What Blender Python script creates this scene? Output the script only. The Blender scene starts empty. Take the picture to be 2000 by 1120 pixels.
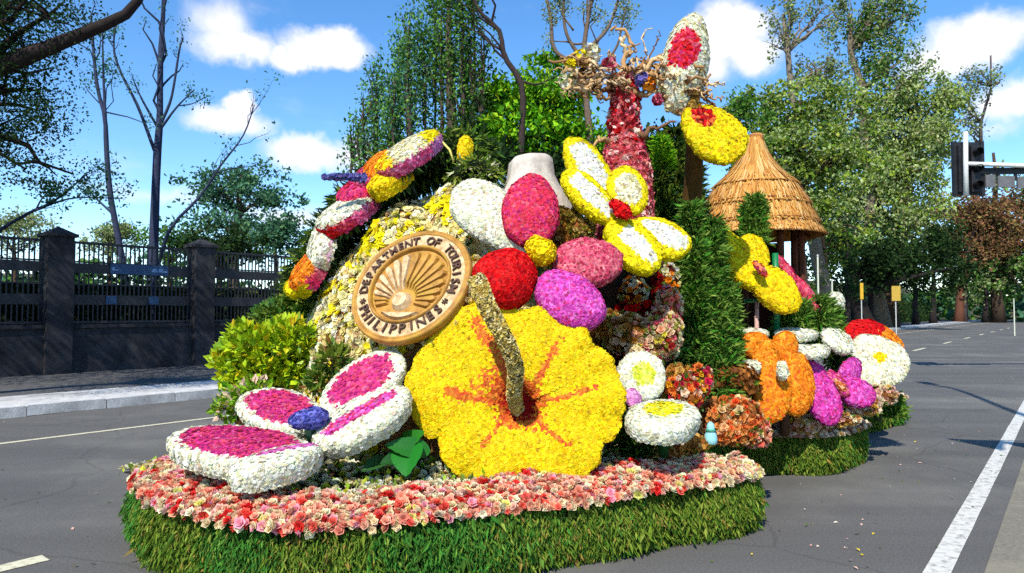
import bpy, math, random
import numpy as np
from mathutils import Vector

random.seed(7)
RNG = np.random.default_rng(11)
scene = bpy.context.scene
COL = scene.collection

# ------------------------------------------------------------------ camera
F = 1350.0                       # focal length in pixels of the 2000 px wide photograph
CAM_H = 1.7
TH = math.atan(50.0 / F)
cam_data = bpy.data.cameras.new('camera')
cam_data.sensor_width = 36.0
cam_data.sensor_fit = 'HORIZONTAL'
cam_data.lens = 36.0 * F / 2000.0
cam_data.clip_start = 0.05
cam_data.clip_end = 3000
cam = bpy.data.objects.new('camera', cam_data)
cam.location = (0, 0, CAM_H)
cam.rotation_euler = (math.pi / 2 + TH, 0, 0)
COL.objects.link(cam)
scene.camera = cam

# ------------------------------------------------------------------ light
SUN_AZ, SUN_EL = math.radians(199), math.radians(47)   # azimuth clockwise from +Y; the sun stands behind the camera's left shoulder
SUN_DIR = Vector((math.sin(SUN_AZ) * math.cos(SUN_EL), math.cos(SUN_AZ) * math.cos(SUN_EL), math.sin(SUN_EL)))
sun_data = bpy.data.lights.new('sun', 'SUN')
sun_data.energy = 4.6
sun_data.angle = math.radians(0.5)
sun_data.color = (1.0, 0.95, 0.86)
sun = bpy.data.objects.new('sun', sun_data)
sun.rotation_euler = (-SUN_DIR).to_track_quat('-Z', 'Y').to_euler()
sun.location = (-10, -20, 30)
COL.objects.link(sun)

scene.view_settings.view_transform = 'Standard'
scene.view_settings.look = 'None'
scene.view_settings.exposure = 0.45
scene.view_settings.gamma = 1.0
scene.view_settings.use_curve_mapping = False
scene.render.engine = 'CYCLES'
scene.cycles.use_denoising = False
scene.cycles.max_bounces = 4
scene.cycles.diffuse_bounces = 3
scene.cycles.glossy_bounces = 2
scene.cycles.transmission_bounces = 3
scene.cycles.use_adaptive_sampling = True
scene.cycles.adaptive_threshold = 0.03
scene.cycles.transparent_max_bounces = 6


def build_world():
    w = bpy.data.worlds.new('World')
    scene.world = w
    w.use_nodes = True
    nt = w.node_tree
    nd, lk = nt.nodes, nt.links
    nd.clear()
    out = nd.new('ShaderNodeOutputWorld')
    bg = nd.new('ShaderNodeBackground')
    bg.inputs['Strength'].default_value = 0.115
    sky = nd.new('ShaderNodeTexSky')
    sky.sky_type = 'NISHITA'
    sky.sun_disc = False
    sky.sun_elevation = SUN_EL
    sky.sun_rotation = SUN_AZ
    sky.altitude = 1400
    sky.air_density = 1.0
    sky.dust_density = 0.3
    sky.ozone_density = 2.0
    hs = nd.new('ShaderNodeHueSaturation')
    hs.inputs['Saturation'].default_value = 1.25
    hs.inputs['Value'].default_value = 1.62
    lk.new(sky.outputs[0], hs.inputs['Color'])

    def math_n(op, a=None, b=None, clamp=False):
        n = nd.new('ShaderNodeMath'); n.operation = op; n.use_clamp = clamp
        for i, s in enumerate((a, b)):
            if s is None: continue
            if isinstance(s, (int, float)): n.inputs[i].default_value = s
            else: lk.new(s, n.inputs[i])
        return n.outputs[0]
    tc = nd.new('ShaderNodeTexCoord')
    sep = nd.new('ShaderNodeSeparateXYZ')
    lk.new(tc.outputs['Generated'], sep.inputs[0])
    az = math_n('ARCTAN2', sep.outputs[0], sep.outputs[1])
    el = math_n('ARCSINE', sep.outputs[2])
    comb = nd.new('ShaderNodeCombineXYZ')
    lk.new(az, comb.inputs[0]); lk.new(el, comb.inputs[1])
    # distort the sky coordinate so that the clouds billow
    n1 = nd.new('ShaderNodeTexNoise'); n1.inputs['Scale'].default_value = 16; n1.inputs['Detail'].default_value = 8; n1.inputs['Roughness'].default_value = 0.6
    lk.new(comb.outputs[0], n1.inputs['Vector'])
    sub = nd.new('ShaderNodeVectorMath'); sub.operation = 'SUBTRACT'; sub.inputs[1].default_value = (0.5, 0.5, 0.5)
    lk.new(n1.outputs['Color'], sub.inputs[0])
    scl = nd.new('ShaderNodeVectorMath'); scl.operation = 'SCALE'; scl.inputs['Scale'].default_value = 0.06
    lk.new(sub.outputs[0], scl.inputs[0])
    add = nd.new('ShaderNodeVectorMath'); add.operation = 'ADD'
    lk.new(comb.outputs[0], add.inputs[0]); lk.new(scl.outputs[0], add.inputs[1])
    clouds = [(630, 90, 95, 42, 1.0), (560, 110, 60, 30, .8), (600, 290, 100, 42, .95), (690, 300, 60, 45, .6), (440, 232, 100, 28, .75), (468, 205, 34, 28, .95),
              (455, 85, 110, 40, .75), (420, 40, 80, 60, .55), (1430, 55, 95, 62, 1.05), (1390, 120, 70, 50, .7), (1920, 70, 105, 48, 1.0), (1850, 110, 90, 45, .8),
              (1990, 190, 90, 45, .7), (1480, 100, 60, 45, .8), (1960, 250, 90, 20, .3), (330, 380, 200, 22, .3), (560, 420, 160, 30, .45), (-300, 160, 180, 60, .9), (2500, 120, 200, 70, .9), (2900, 240, 200, 50, .8), (-700, 60, 160, 60, .9)]
    tot = None
    for (x, y, rx, ry, s) in clouds:
        u, v = (x - 1000) / F, (610 - y) / F
        a0 = math.atan2(u, 1); e0 = math.atan2(v, math.hypot(1, u))
        m = nd.new('ShaderNodeVectorMath'); m.operation = 'SUBTRACT'; m.inputs[1].default_value = (a0, e0, 0)
        lk.new(add.outputs[0], m.inputs[0])
        k = math.cos(a0)
        m2 = nd.new('ShaderNodeVectorMath'); m2.operation = 'MULTIPLY'; m2.inputs[1].default_value = (F / rx / .88 / max(k, .5), F / ry / .88, 0)
        lk.new(m.outputs[0], m2.inputs[0])
        ln = nd.new('ShaderNodeVectorMath'); ln.operation = 'LENGTH'
        lk.new(m2.outputs[0], ln.inputs[0])
        d = math_n('SUBTRACT', 1.25, ln.outputs['Value'])
        d = math_n('MULTIPLY', d, s * 1.6, True)
        tot = d if tot is None else math_n('MAXIMUM', tot, d)
    # small scattered clouds all round the sky
    n2 = nd.new('ShaderNodeTexNoise'); n2.inputs['Scale'].default_value = 4.2; n2.inputs['Detail'].default_value = 7; n2.inputs['Roughness'].default_value = 0.6
    mp = nd.new('ShaderNodeMapping'); mp.inputs['Scale'].default_value = (1, 2.2, 1)
    lk.new(comb.outputs[0], mp.inputs[0]); lk.new(mp.outputs[0], n2.inputs['Vector'])
    wisps = math_n('MULTIPLY', math_n('SUBTRACT', n2.outputs['Fac'], 0.57), 2.2, True)
    tot = math_n('MAXIMUM', tot, wisps)
    ramp = nd.new('ShaderNodeMapRange'); ramp.interpolation_type = 'SMOOTHSTEP'
    ramp.inputs['From Min'].default_value = 0.0; ramp.inputs['From Max'].default_value = 1.05
    lk.new(tot, ramp.inputs['Value'])
    # cloud body: white with greyish folds
    n3 = nd.new('ShaderNodeTexNoise'); n3.inputs['Scale'].default_value = 26; n3.inputs['Detail'].default_value = 6
    lk.new(add.outputs[0], n3.inputs['Vector'])
    cr = nd.new('ShaderNodeValToRGB')
    cr.color_ramp.elements[0].position = 0.3; cr.color_ramp.elements[0].color = (6.3, 6.4, 7.2, 1)
    cr.color_ramp.elements[1].position = 0.62; cr.color_ramp.elements[1].color = (7.8, 7.7, 7.8, 1)
    lk.new(n3.outputs['Fac'], cr.inputs[0])
    mix = nd.new('ShaderNodeMix'); mix.data_type = 'RGBA'
    lk.new(ramp.outputs[0], mix.inputs['Factor'])
    lk.new(hs.outputs[0], mix.inputs[6]); lk.new(cr.outputs[0], mix.inputs[7])
    lk.new(mix.outputs[2], bg.inputs['Color'])
    lk.new(bg.outputs[0], out.inputs['Surface'])


build_world()

# ------------------------------------------------------------------ pixel helpers
_s, _c = math.sin(TH), math.cos(TH)


def P(px, py, D):
    """point seen at pixel (px, py) that stands D metres in front of the camera"""
    u, v = (px - 1000.0) / F, (560.0 - py) / F
    y, z = _c - v * _s, _s + v * _c
    k = D / y
    return np.array((u * k, D, CAM_H + z * k))


RD = math.atan2(1100.0, F)                         # the road runs 39 degrees right of the view
RS, RC = math.sin(RD), math.cos(RD)


def ST(s, t, z=0.0):
    """road coordinates: s metres along the road, t metres to its right"""
    return np.array((s * RS + t * RC, s * RC - t * RS, z))


def lin(r, g, b):
    def f(v):
        v /= 255.0
        return v / 12.92 if v <= 0.04045 else ((v + 0.055) / 1.055) ** 2.4
    return np.array((f(r), f(g), f(b)))


def A(r, g, b, k=0.85):
    """display colour to albedo"""
    return lin(r, g, b) * k


def unit(v):
    v = np.asarray(v, float)
    return v / (np.linalg.norm(v) + 1e-12)


# ------------------------------------------------------------------ materials
MATS = {}


def new_mat(name):
    m = bpy.data.materials.new(name)
    m.use_nodes = True
    MATS[name] = m
    return m, m.node_tree.nodes, m.node_tree.links, m.node_tree.nodes['Principled BSDF']


def attr_mat(name, rough=0.65, spec=0.25, transl=0.0, noise=0.0):
    m, nd, lk, p = new_mat(name)
    a = nd.new('ShaderNodeAttribute'); a.attribute_name = 'Col'
    src = a.outputs['Color']
    if noise:
        n = nd.new('ShaderNodeTexNoise'); n.inputs['Scale'].default_value = 9; n.inputs['Detail'].default_value = 5
        tc = nd.new('ShaderNodeTexCoord'); lk.new(tc.outputs['Object'], n.inputs['Vector'])
        mr = nd.new('ShaderNodeMapRange'); mr.inputs['From Min'].default_value = .25; mr.inputs['From Max'].default_value = .75
        mr.inputs['To Min'].default_value = 1 - noise; mr.inputs['To Max'].default_value = 1 + noise
        lk.new(n.outputs['Fac'], mr.inputs['Value'])
        mu = nd.new('ShaderNodeVectorMath'); mu.operation = 'SCALE'
        lk.new(src, mu.inputs[0]); lk.new(mr.outputs[0], mu.inputs['Scale'])
        src = mu.outputs[0]
    lk.new(src, p.inputs['Base Color'])
    p.inputs['Roughness'].default_value = rough
    p.inputs['Specular IOR Level'].default_value = spec
    if transl:
        t = nd.new('ShaderNodeBsdfTranslucent'); lk.new(src, t.inputs['Color'])
        mx = nd.new('ShaderNodeMixShader'); mx.inputs[0].default_value = transl
        out = nd['Material Output']
        lk.new(p.outputs[0], mx.inputs[1]); lk.new(t.outputs[0], mx.inputs[2]); lk.new(mx.outputs[0], out.inputs['Surface'])
    return m


def noise_mat(name, c1, c2, scale=8, rough=0.8, bump=0.3, detail=8, stretch=(1, 1, 1), spec=0.3, c3=None, scale3=0.4, bscale=None, lo=.35, hi=.65, dist=.02):
    m, nd, lk, p = new_mat(name)
    tc = nd.new('ShaderNodeTexCoord')
    mp = nd.new('ShaderNodeMapping'); mp.inputs['Scale'].default_value = stretch
    lk.new(tc.outputs['Object'], mp.inputs[0])
    n = nd.new('ShaderNodeTexNoise'); n.inputs['Scale'].default_value = scale; n.inputs['Detail'].default_value = detail; n.inputs['Roughness'].default_value = .65
    lk.new(mp.outputs[0], n.inputs['Vector'])
    cr = nd.new('ShaderNodeValToRGB')
    cr.color_ramp.elements[0].position = lo; cr.color_ramp.elements[0].color = (*c1, 1)
    cr.color_ramp.elements[1].position = hi; cr.color_ramp.elements[1].color = (*c2, 1)
    lk.new(n.outputs['Fac'], cr.inputs[0])
    src = cr.outputs[0]
    if c3 is not None:
        n3 = nd.new('ShaderNodeTexNoise'); n3.inputs['Scale'].default_value = scale3; n3.inputs['Detail'].default_value = 6; n3.inputs['Roughness'].default_value = .6
        lk.new(mp.outputs[0], n3.inputs['Vector'])
        mr = nd.new('ShaderNodeMapRange'); mr.inputs['From Min'].default_value = .5; mr.inputs['From Max'].default_value = .68
        lk.new(n3.outputs['Fac'], mr.inputs['Value'])
        mx = nd.new('ShaderNodeMix'); mx.data_type = 'RGBA'
        lk.new(mr.outputs[0], mx.inputs['Factor']); lk.new(src, mx.inputs[6]); mx.inputs[7].default_value = (*c3, 1)
        src = mx.outputs[2]
    lk.new(src, p.inputs['Base Color'])
    p.inputs['Roughness'].default_value = rough
    p.inputs['Specular IOR Level'].default_value = spec
    if bump:
        nb = n
        if bscale:
            nb = nd.new('ShaderNodeTexNoise'); nb.inputs['Scale'].default_value = bscale; nb.inputs['Detail'].default_value = 4
            lk.new(mp.outputs[0], nb.inputs['Vector'])
        b = nd.new('ShaderNodeBump'); b.inputs['Strength'].default_value = bump; b.inputs['Distance'].default_value = dist
        lk.new(nb.outputs['Fac'], b.inputs['Height']); lk.new(b.outputs[0], p.inputs['Normal'])
    return m


attr_mat('petal', .6, .2, .25)
attr_mat('leaf', .5, .35, .22)
attr_mat('leaf_dull', .75, .15, .28)
attr_mat('foam', .9, .1, 0, .25)
attr_mat('bark', .9, .15, 0, .35)
attr_mat('paintwork', .55, .4, 0, .12)
attr_mat('metal_paint', .4, .5, 0, .1)
noise_mat('asphalt', (.078, .075, .069), (.128, .122, .111), 60, .88, .55, 10, c3=(.158, .150, .128), scale3=.35, bscale=190, dist=.006)


def wear_asphalt():
    """cracks, tar seams and oil spots on the carriageway"""
    m = MATS['asphalt']; nd, lk = m.node_tree.nodes, m.node_tree.links
    p = nd['Principled BSDF']; src = p.inputs['Base Color'].links[0].from_socket
    tc = nd.new('ShaderNodeTexCoord')
    n = nd.new('ShaderNodeTexNoise'); n.inputs['Scale'].default_value = 1.1; n.inputs['Detail'].default_value = 6
    lk.new(tc.outputs['Object'], n.inputs['Vector'])
    ad = nd.new('ShaderNodeVectorMath'); ad.operation = 'MULTIPLY_ADD'; ad.inputs[1].default_value = (.5, .5, .5)
    lk.new(n.outputs['Color'], ad.inputs[0]); lk.new(tc.outputs['Object'], ad.inputs[2])
    v = nd.new('ShaderNodeTexVoronoi'); v.feature = 'DISTANCE_TO_EDGE'; v.inputs['Scale'].default_value = .33
    lk.new(ad.outputs[0], v.inputs['Vector'])
    mr = nd.new('ShaderNodeMapRange'); mr.inputs['From Min'].default_value = .0; mr.inputs['From Max'].default_value = .007; mr.inputs['To Min'].default_value = .78; mr.inputs['To Max'].default_value = 1
    lk.new(v.outputs['Distance'], mr.inputs['Value'])
    n2 = nd.new('ShaderNodeTexNoise'); n2.inputs['Scale'].default_value = .8; n2.inputs['Detail'].default_value = 3
    lk.new(tc.outputs['Object'], n2.inputs['Vector'])
    m2 = nd.new('ShaderNodeMapRange'); m2.inputs['From Min'].default_value = .66; m2.inputs['From Max'].default_value = .74; m2.inputs['To Min'].default_value = 1; m2.inputs['To Max'].default_value = .78
    lk.new(n2.outputs['Fac'], m2.inputs['Value'])
    # long streaks along the lanes where wheels have polished the surface
    mp = nd.new('ShaderNodeMapping'); mp.inputs['Rotation'].default_value = (0, 0, -(math.pi / 2 - RD)); mp.inputs['Scale'].default_value = (.05, 1.3, 1)
    mp.vector_type = 'TEXTURE' if False else 'POINT'
    lk.new(tc.outputs['Object'], mp.inputs[0])
    n3 = nd.new('ShaderNodeTexNoise'); n3.inputs['Scale'].default_value = 1.0; n3.inputs['Detail'].default_value = 5
    lk.new(mp.outputs[0], n3.inputs['Vector'])
    m3 = nd.new('ShaderNodeMapRange'); m3.inputs['From Min'].default_value = .3; m3.inputs['From Max'].default_value = .7; m3.inputs['To Min'].default_value = .84; m3.inputs['To Max'].default_value = 1.14
    lk.new(n3.outputs['Fac'], m3.inputs['Value'])
    a = nd.new('ShaderNodeMath'); a.operation = 'MULTIPLY'; lk.new(mr.outputs[0], a.inputs[0]); lk.new(m2.outputs[0], a.inputs[1])
    b = nd.new('ShaderNodeMath'); b.operation = 'MULTIPLY'; lk.new(a.outputs[0], b.inputs[0]); lk.new(m3.outputs[0], b.inputs[1])
    sc = nd.new('ShaderNodeVectorMath'); sc.operation = 'SCALE'; lk.new(src, sc.inputs[0]); lk.new(b.outputs[0], sc.inputs['Scale'])
    lk.new(sc.outputs[0], p.inputs['Base Color'])


RD = math.atan2(1100.0, F)
wear_asphalt()
noise_mat('asphalt_patch', (.15, .138, .105), (.22, .20, .15), 30, .9, .5, 10, c3=(.26, .235, .17), scale3=1.2, bscale=160, dist=.006)
noise_mat('road_paint', (.20, .195, .17), (.60, .585, .52), 14, .7, .2, 12, lo=.30, hi=.52)
noise_mat('yellow_paint', (.25, .23, .16), (.62, .58, .40), 22, .7, .2, 10, lo=.30, hi=.5)
noise_mat('kerb_concrete', (.42, .41, .39), (.62, .61, .58), 6, .85, .3, 10, c3=(.30, .29, .27), scale3=1.1)
noise_mat('pavement', (.06, .06, .06), (.12, .118, .115), 5, .9, .4, 10, c3=(.06, .06, .055), scale3=.6)
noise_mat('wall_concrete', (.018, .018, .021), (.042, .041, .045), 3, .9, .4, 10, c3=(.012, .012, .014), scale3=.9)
noise_mat('fence_iron', (.012, .012, .014), (.03, .03, .036), 14, .5, .1, 6)
noise_mat('blue_sign', (.012, .04, .10), (.025, .07, .15), 9, .45, .05, 5)
noise_mat('coir', (.10, .038, .012), (.36, .16, .045), 26, .95, .9, 10, c3=(.20, .12, .03), scale3=3.0, dist=.03)
noise_mat('dark_coir', (.012, .007, .004), (.06, .026, .012), 18, .95, .8, 10, dist=.03)
noise_mat('carved_foam', (.46, .40, .33), (.60, .55, .47), 14, .8, .5, 8, c3=(.52, .38, .31), scale3=3.5)
noise_mat('earth', (.03, .035, .015), (.07, .075, .03), 1.2, .95, .5, 10, c3=(.09, .075, .04), scale3=.25)
noise_mat('medallion_gold', (.26, .115, .018), (.50, .26, .045), 7, .55, .35, 8, c3=(.42, .25, .03), scale3=9)
noise_mat('medallion_pale', (.34, .20, .08), (.72, .54, .31), 16, .75, .6, 10, dist=.01)
noise_mat('medallion_text', (.055, .028, .016), (.12, .06, .035), 20, .7, .3, 6)
noise_mat('dark_glass', (.008, .008, .010), (.022, .022, .025), 2, .5, .05, 5, spec=.3)
noise_mat('grey_cladding', (.09, .09, .095), (.14, .14, .145), 3, .6, .1, 6)
noise_mat('white_paint', (.66, .66, .63), (.80, .80, .77), 5, .5, .05, 6)


# ------------------------------------------------------------------ mesh builder
class MB:
    def __init__(self):
        self.v, self.c, self.t, self.q, self.tm, self.qm = [], [], [], [], [], []
        self.n = 0

    def add(self, V, tris=None, quads=None, col=(1, 1, 1), mat=0):
        V = np.asarray(V, np.float64).reshape(-1, 3)
        col = np.asarray(col, np.float64)
        if col.ndim == 1: col = np.tile(col, (len(V), 1))
        self.v.append(V); self.c.append(col)
        if tris is not None and len(tris):
            tris = np.asarray(tris, np.int64).reshape(-1, 3); self.t.append(tris + self.n); self.tm.append(np.full(len(tris), mat))
        if quads is not None and len(quads):
            quads = np.asarray(quads, np.int64).reshape(-1, 4); self.q.append(quads + self.n); self.qm.append(np.full(len(quads), mat))
        self.n += len(V)
        return self

    def inst(self, T, pos, R, scale, col):
        """copies of the template T = (verts, tris) at pos with frames R (N,3,3, columns are axes)"""
        tv, tt = T
        N, K = len(pos), len(tv)
        if N == 0: return self
        scale = np.asarray(scale, float)
        if scale.ndim == 1: scale = scale[:, None].repeat(3, 1)
        V = np.einsum('nij,nkj->nki', R, tv[None] * scale[:, None, :]) + pos[:, None, :]
        tr = (tt[None] + (np.arange(N) * K)[:, None, None]).reshape(-1, 3)
        self.add(V.reshape(-1, 3), tris=tr, col=np.repeat(np.asarray(col), K, 0))
        return self

    def mesh(self, name, mats, smooth=False):
        me = bpy.data.meshes.new(name)
        V = np.concatenate(self.v); C = np.concatenate(self.c)
        q = np.concatenate(self.q) if self.q else np.zeros((0, 4), np.int64)
        t = np.concatenate(self.t) if self.t else np.zeros((0, 3), np.int64)
        mi = np.concatenate([np.concatenate(self.qm) if self.qm else np.zeros(0), np.concatenate(self.tm) if self.tm else np.zeros(0)]).astype(np.int32)
        me.vertices.add(len(V)); me.vertices.foreach_set('co', V.astype(np.float32).ravel())
        me.loops.add(q.size + t.size)
        me.loops.foreach_set('vertex_index', np.concatenate([q.ravel(), t.ravel()]).astype(np.int32))
        me.polygons.add(len(q) + len(t))
        ls = np.concatenate([np.arange(len(q)) * 4, q.size + np.arange(len(t)) * 3]).astype(np.int32)
        me.polygons.foreach_set('loop_start', ls)
        me.polygons.foreach_set('material_index', mi)
        me.polygons.foreach_set('use_smooth', np.full(len(ls), smooth))
        at = me.attributes.new('Col', 'FLOAT_COLOR', 'POINT')
        at.data.foreach_set('color', np.concatenate([C, np.ones((len(C), 1))], 1).astype(np.float32).ravel())
        for m in ([mats] if isinstance(mats, str) else mats):
            me.materials.append(MATS[m])
        me.update(calc_edges=True)
        me.validate()
        return me

    def build(self, name, mats, parent=None, smooth=False, stuff=False):
        o = bpy.data.objects.new(name, self.mesh(name, mats, smooth))
        COL.objects.link(o)
        if parent is not None: o.parent = parent
        if stuff: o['kind'] = 'stuff'
        return o


def thing(name, label, cat, group=None):
    o = bpy.data.objects.new(name, None)
    o.empty_display_size = .1
    COL.objects.link(o)
    return tag(o, label, cat, group)


def tag(o, label, cat, group=None):
    o['label'] = label; o['category'] = cat
    if group: o['group'] = group
    return o


def structure(o):
    o['kind'] = 'structure'
    return o


# ------------------------------------------------------------------ shapes
def box(mb, c, ax, ay, az, col=(1, 1, 1), mat=0):
    c = np.asarray(c, float)
    V = [c + sx * np.asarray(ax) + sy * np.asarray(ay) + sz * np.asarray(az) for sx in (-1, 1) for sy in (-1, 1) for sz in (-1, 1)]
    Q = [(0, 1, 3, 2), (4, 6, 7, 5), (0, 4, 5, 1), (2, 3, 7, 6), (0, 2, 6, 4), (1, 5, 7, 3)]
    mb.add(V, quads=Q, col=col, mat=mat)
    return mb


def frame_of(d):
    d = unit(d)
    h = np.array((0, 0, 1.0)) if abs(d[2]) < .95 else np.array((1.0, 0, 0))
    a = unit(np.cross(h, d)); b = np.cross(d, a)
    return a, b


def tube(mb, path, rad, seg=8, col=(1, 1, 1), mat=0, caps=True, wob=0.0):
    path = np.asarray(path, float); n = len(path)
    rad = np.full(n, rad, float) if np.isscalar(rad) else np.asarray(rad, float)
    T = np.gradient(path, axis=0)
    a, b = frame_of(T[0]); V = []
    th = np.arange(seg) * 2 * math.pi / seg
    for i in range(n):
        d = unit(T[i]); a = unit(a - d * a.dot(d)); b = np.cross(d, a)
        r = rad[i] * (1 + wob * RNG.uniform(-1, 1, seg))
        V.append(path[i] + (np.cos(th) * r)[:, None] * a + (np.sin(th) * r)[:, None] * b)
    V = np.concatenate(V)
    i = np.arange(n - 1)[:, None] * seg; j = np.arange(seg)[None]; k = (j + 1) % seg
    Q = np.stack([i + j, i + k, i + seg + k, i + seg + j], -1).reshape(-1, 4)
    if caps:
        V = np.concatenate([V, path[:1], path[-1:]])
        m = n * seg
        Tt = [(m, (jj + 1) % seg, jj) for jj in range(seg)] + [(m + 1, (n - 1) * seg + jj, (n - 1) * seg + (jj + 1) % seg) for jj in range(seg)]
        mb.add(V, tris=Tt, quads=Q, col=col, mat=mat)
    else:
        mb.add(V, quads=Q, col=col, mat=mat)
    return mb


def curve(pts, n=24):
    """Catmull-Rom through the points"""
    p = np.asarray(pts, float)
    p = np.concatenate([2 * p[:1] - p[1:2], p, 2 * p[-1:] - p[-2:-1]])
    m = len(p) - 3
    out = []
    for u in np.linspace(0, m - 1e-6, n):
        i = int(u); f = u - i
        a, b, c, d = p[i:i + 4]
        out.append(.5 * ((2 * b) + (-a + c) * f + (2 * a - 5 * b + 4 * c - d) * f * f + (-a + 3 * b - 3 * c + d) * f ** 3))
    return np.array(out)


def grid(fn, nu, nv, wrap_v=False):
    """fn(u, v) -> (..., 3); returns V, quads, UV"""
    u = np.linspace(0, 1, nu); v = np.linspace(0, 1, nv + 1)[:-1] if wrap_v else np.linspace(0, 1, nv)
    U, W = np.meshgrid(u, v, indexing='ij')
    V = fn(U, W).reshape(-1, 3)
    i = np.arange(nu - 1)[:, None] * nv; j = np.arange(nv if wrap_v else nv - 1)[None]; k = (j + 1) % nv
    Q = np.stack([i + j, i + k, i + nv + k, i + nv + j], -1).reshape(-1, 4)
    return V, Q, np.stack([U, W], -1).reshape(-1, 2)


def ring_petals(n, r, lift, w, cup=.0, rows=1):
    """n pointed petals round a centre, each a folded kite"""
    V, T = [], []
    for i in range(n):
        a = 2 * math.pi * i / n
        ca, sa = math.cos(a), math.sin(a)
        k = len(V)
        mid = r * .6
        V += [(0, 0, 0), (mid * ca - w * sa, mid * sa + w * ca, lift * .75), (r * ca, r * sa, lift + cup), (mid * ca + w * sa, mid * sa - w * ca, lift * .75)]
        T += [(k, k + 3, k + 2), (k, k + 2, k + 1)]
    return np.array(V, float), np.array(T)


def merge(*ts):
    V, T, n = [], [], 0
    for v, t in ts:
        V.append(v); T.append(t + n); n += len(v)
    return np.concatenate(V), np.concatenate(T)


MUM = merge(ring_petals(6, 1.0, .26, .46), (ring_petals(4, .6, .42, .34)[0] + (0, 0, .10), ring_petals(4, .6, .42, .34)[1]))       # small chrysanthemum
FLAT = merge(ring_petals(6, 1.0, .14, .5), (ring_petals(3, .6, .2, .4)[0] + (0, 0, .10), ring_petals(3, .6, .2, .4)[1]))
CUP = ring_petals(5, 1.0, .45, .5)                                                                                                # small cup flower
_rp = ring_petals(5, .62, .8, .34)
LILY = merge(ring_petals(5, 1.0, .5, .52, .05), (_rp[0] + (0, 0, .06), _rp[1]), ring_petals(3, .3, 1.0, .2))             # bigger border bloom
LEAF = (np.array([(0, 0, 0), (.5, -.3, .08), (1, 0, -.05), (.5, .3, .08)], float), np.array([(0, 1, 2), (0, 2, 3)]))
SPRIG = (np.array([(0, -.06, 0), (0, .06, 0), (.45, -.10, .10), (.45, .10, .10), (.8, -.06, .05), (.8, .06, .05), (1.05, 0, -.05)], float),
         np.array([(0, 2, 3), (0, 3, 1), (2, 4, 5), (2, 5, 3), (4, 6, 5)]))
BLADE = (np.array([(0, 0, 0), (.5, -.13, .07), (1, 0, -.04), (.5, .13, .07)], float), np.array([(0, 1, 2), (0, 2, 3)]))
SEED = (np.array([(1, 0, 0), (-.5, .87, 0), (-.5, -.87, 0), (0, 0, 1.1)], float), np.array([(0, 1, 3), (1, 2, 3), (2, 0, 3)]))


def frames(n, spin=True, tilt=0.0, axis='z'):
    """frames whose z axis follows the normals n, spun at random and tilted"""
    n = np.asarray(n, float)
    N = len(n)
    if tilt: n = n + RNG.normal(0, tilt, (N, 3))
    n = n / (np.linalg.norm(n, axis=1, keepdims=True) + 1e-9)
    r = RNG.normal(0, 1, (N, 3))
    a = np.cross(r, n); a /= (np.linalg.norm(a, axis=1, keepdims=True) + 1e-9)
    b = np.cross(n, a)
    return np.stack([a, b, n], -1) if axis == 'z' else np.stack([n, a, b], -1)


def pick(pal, N):
    """colours drawn from a palette [(rgb, weight), ...] with a little variation"""
    w = np.array([p[1] for p in pal], float); w /= w.sum()
    c = np.array([p[0] for p in pal])[RNG.choice(len(pal), N, p=w)]
    return np.clip(c * RNG.uniform(.78, 1.12, (N, 1)) * RNG.uniform(.95, 1.05, (N, 3)), 0, .9)


def sample(V, Q, UV, spacing, density=3.0):
    """points spread evenly over a surface, no two in one cell of the given size"""
    T = np.concatenate([Q[:, [0, 1, 2]], Q[:, [0, 2, 3]]])
    a, b, c = V[T[:, 0]], V[T[:, 1]], V[T[:, 2]]
    cr = np.cross(b - a, c - a); ar = np.linalg.norm(cr, axis=1) * .5
    N = int(ar.sum() / spacing ** 2 * density) + 1
    i = RNG.choice(len(T), N, p=ar / ar.sum())
    r1 = np.sqrt(RNG.random(N)); r2 = RNG.random(N)
    w = np.stack([1 - r1, r1 * (1 - r2), r1 * r2], -1)
    p = (V[T[i]] * w[..., None]).sum(1)
    uv = (UV[T[i]] * w[..., None]).sum(1)
    nm = cr[i] / (np.linalg.norm(cr[i], axis=1, keepdims=True) + 1e-12)
    key = np.floor(p / spacing).astype(np.int64)
    _, k = np.unique(key, axis=0, return_index=True)
    return p[k], nm[k], uv[k]


def cover(V, Q, UV, spacing, colfn, parent, T=MUM, size=None, name='florets', mat='petal', tilt=.3, toward=None, sink=0.0, keep=None):
    p, n, uv = sample(V, Q, UV, spacing)
    if toward is not None:
        n = np.where((n * (toward - p)).sum(1, keepdims=True) < 0, -n, n)
    if keep is not None:
        m = keep(p, uv); p, n, uv = p[m], n[m], uv[m]
    if len(p) == 0: return None
    size = size or spacing * .80
    col = colfn(uv, p)
    x_ = RNG.random(len(p))
    col = np.where((x_ < .010)[:, None], col * np.array((.55, .42, .35)) + np.array((.03, .02, .005)), col)      # a few wilted heads
    sz_ = size * RNG.uniform(.75, 1.25, len(p)) * np.where(x_ > .95, 1.3, 1)
    mb = MB().inst(T, p - n * sink + n * (RNG.random((len(p), 1)) * size * .35), frames(n, tilt=tilt), sz_, col)
    return mb.build(name, mat, parent, stuff=True)


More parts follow.
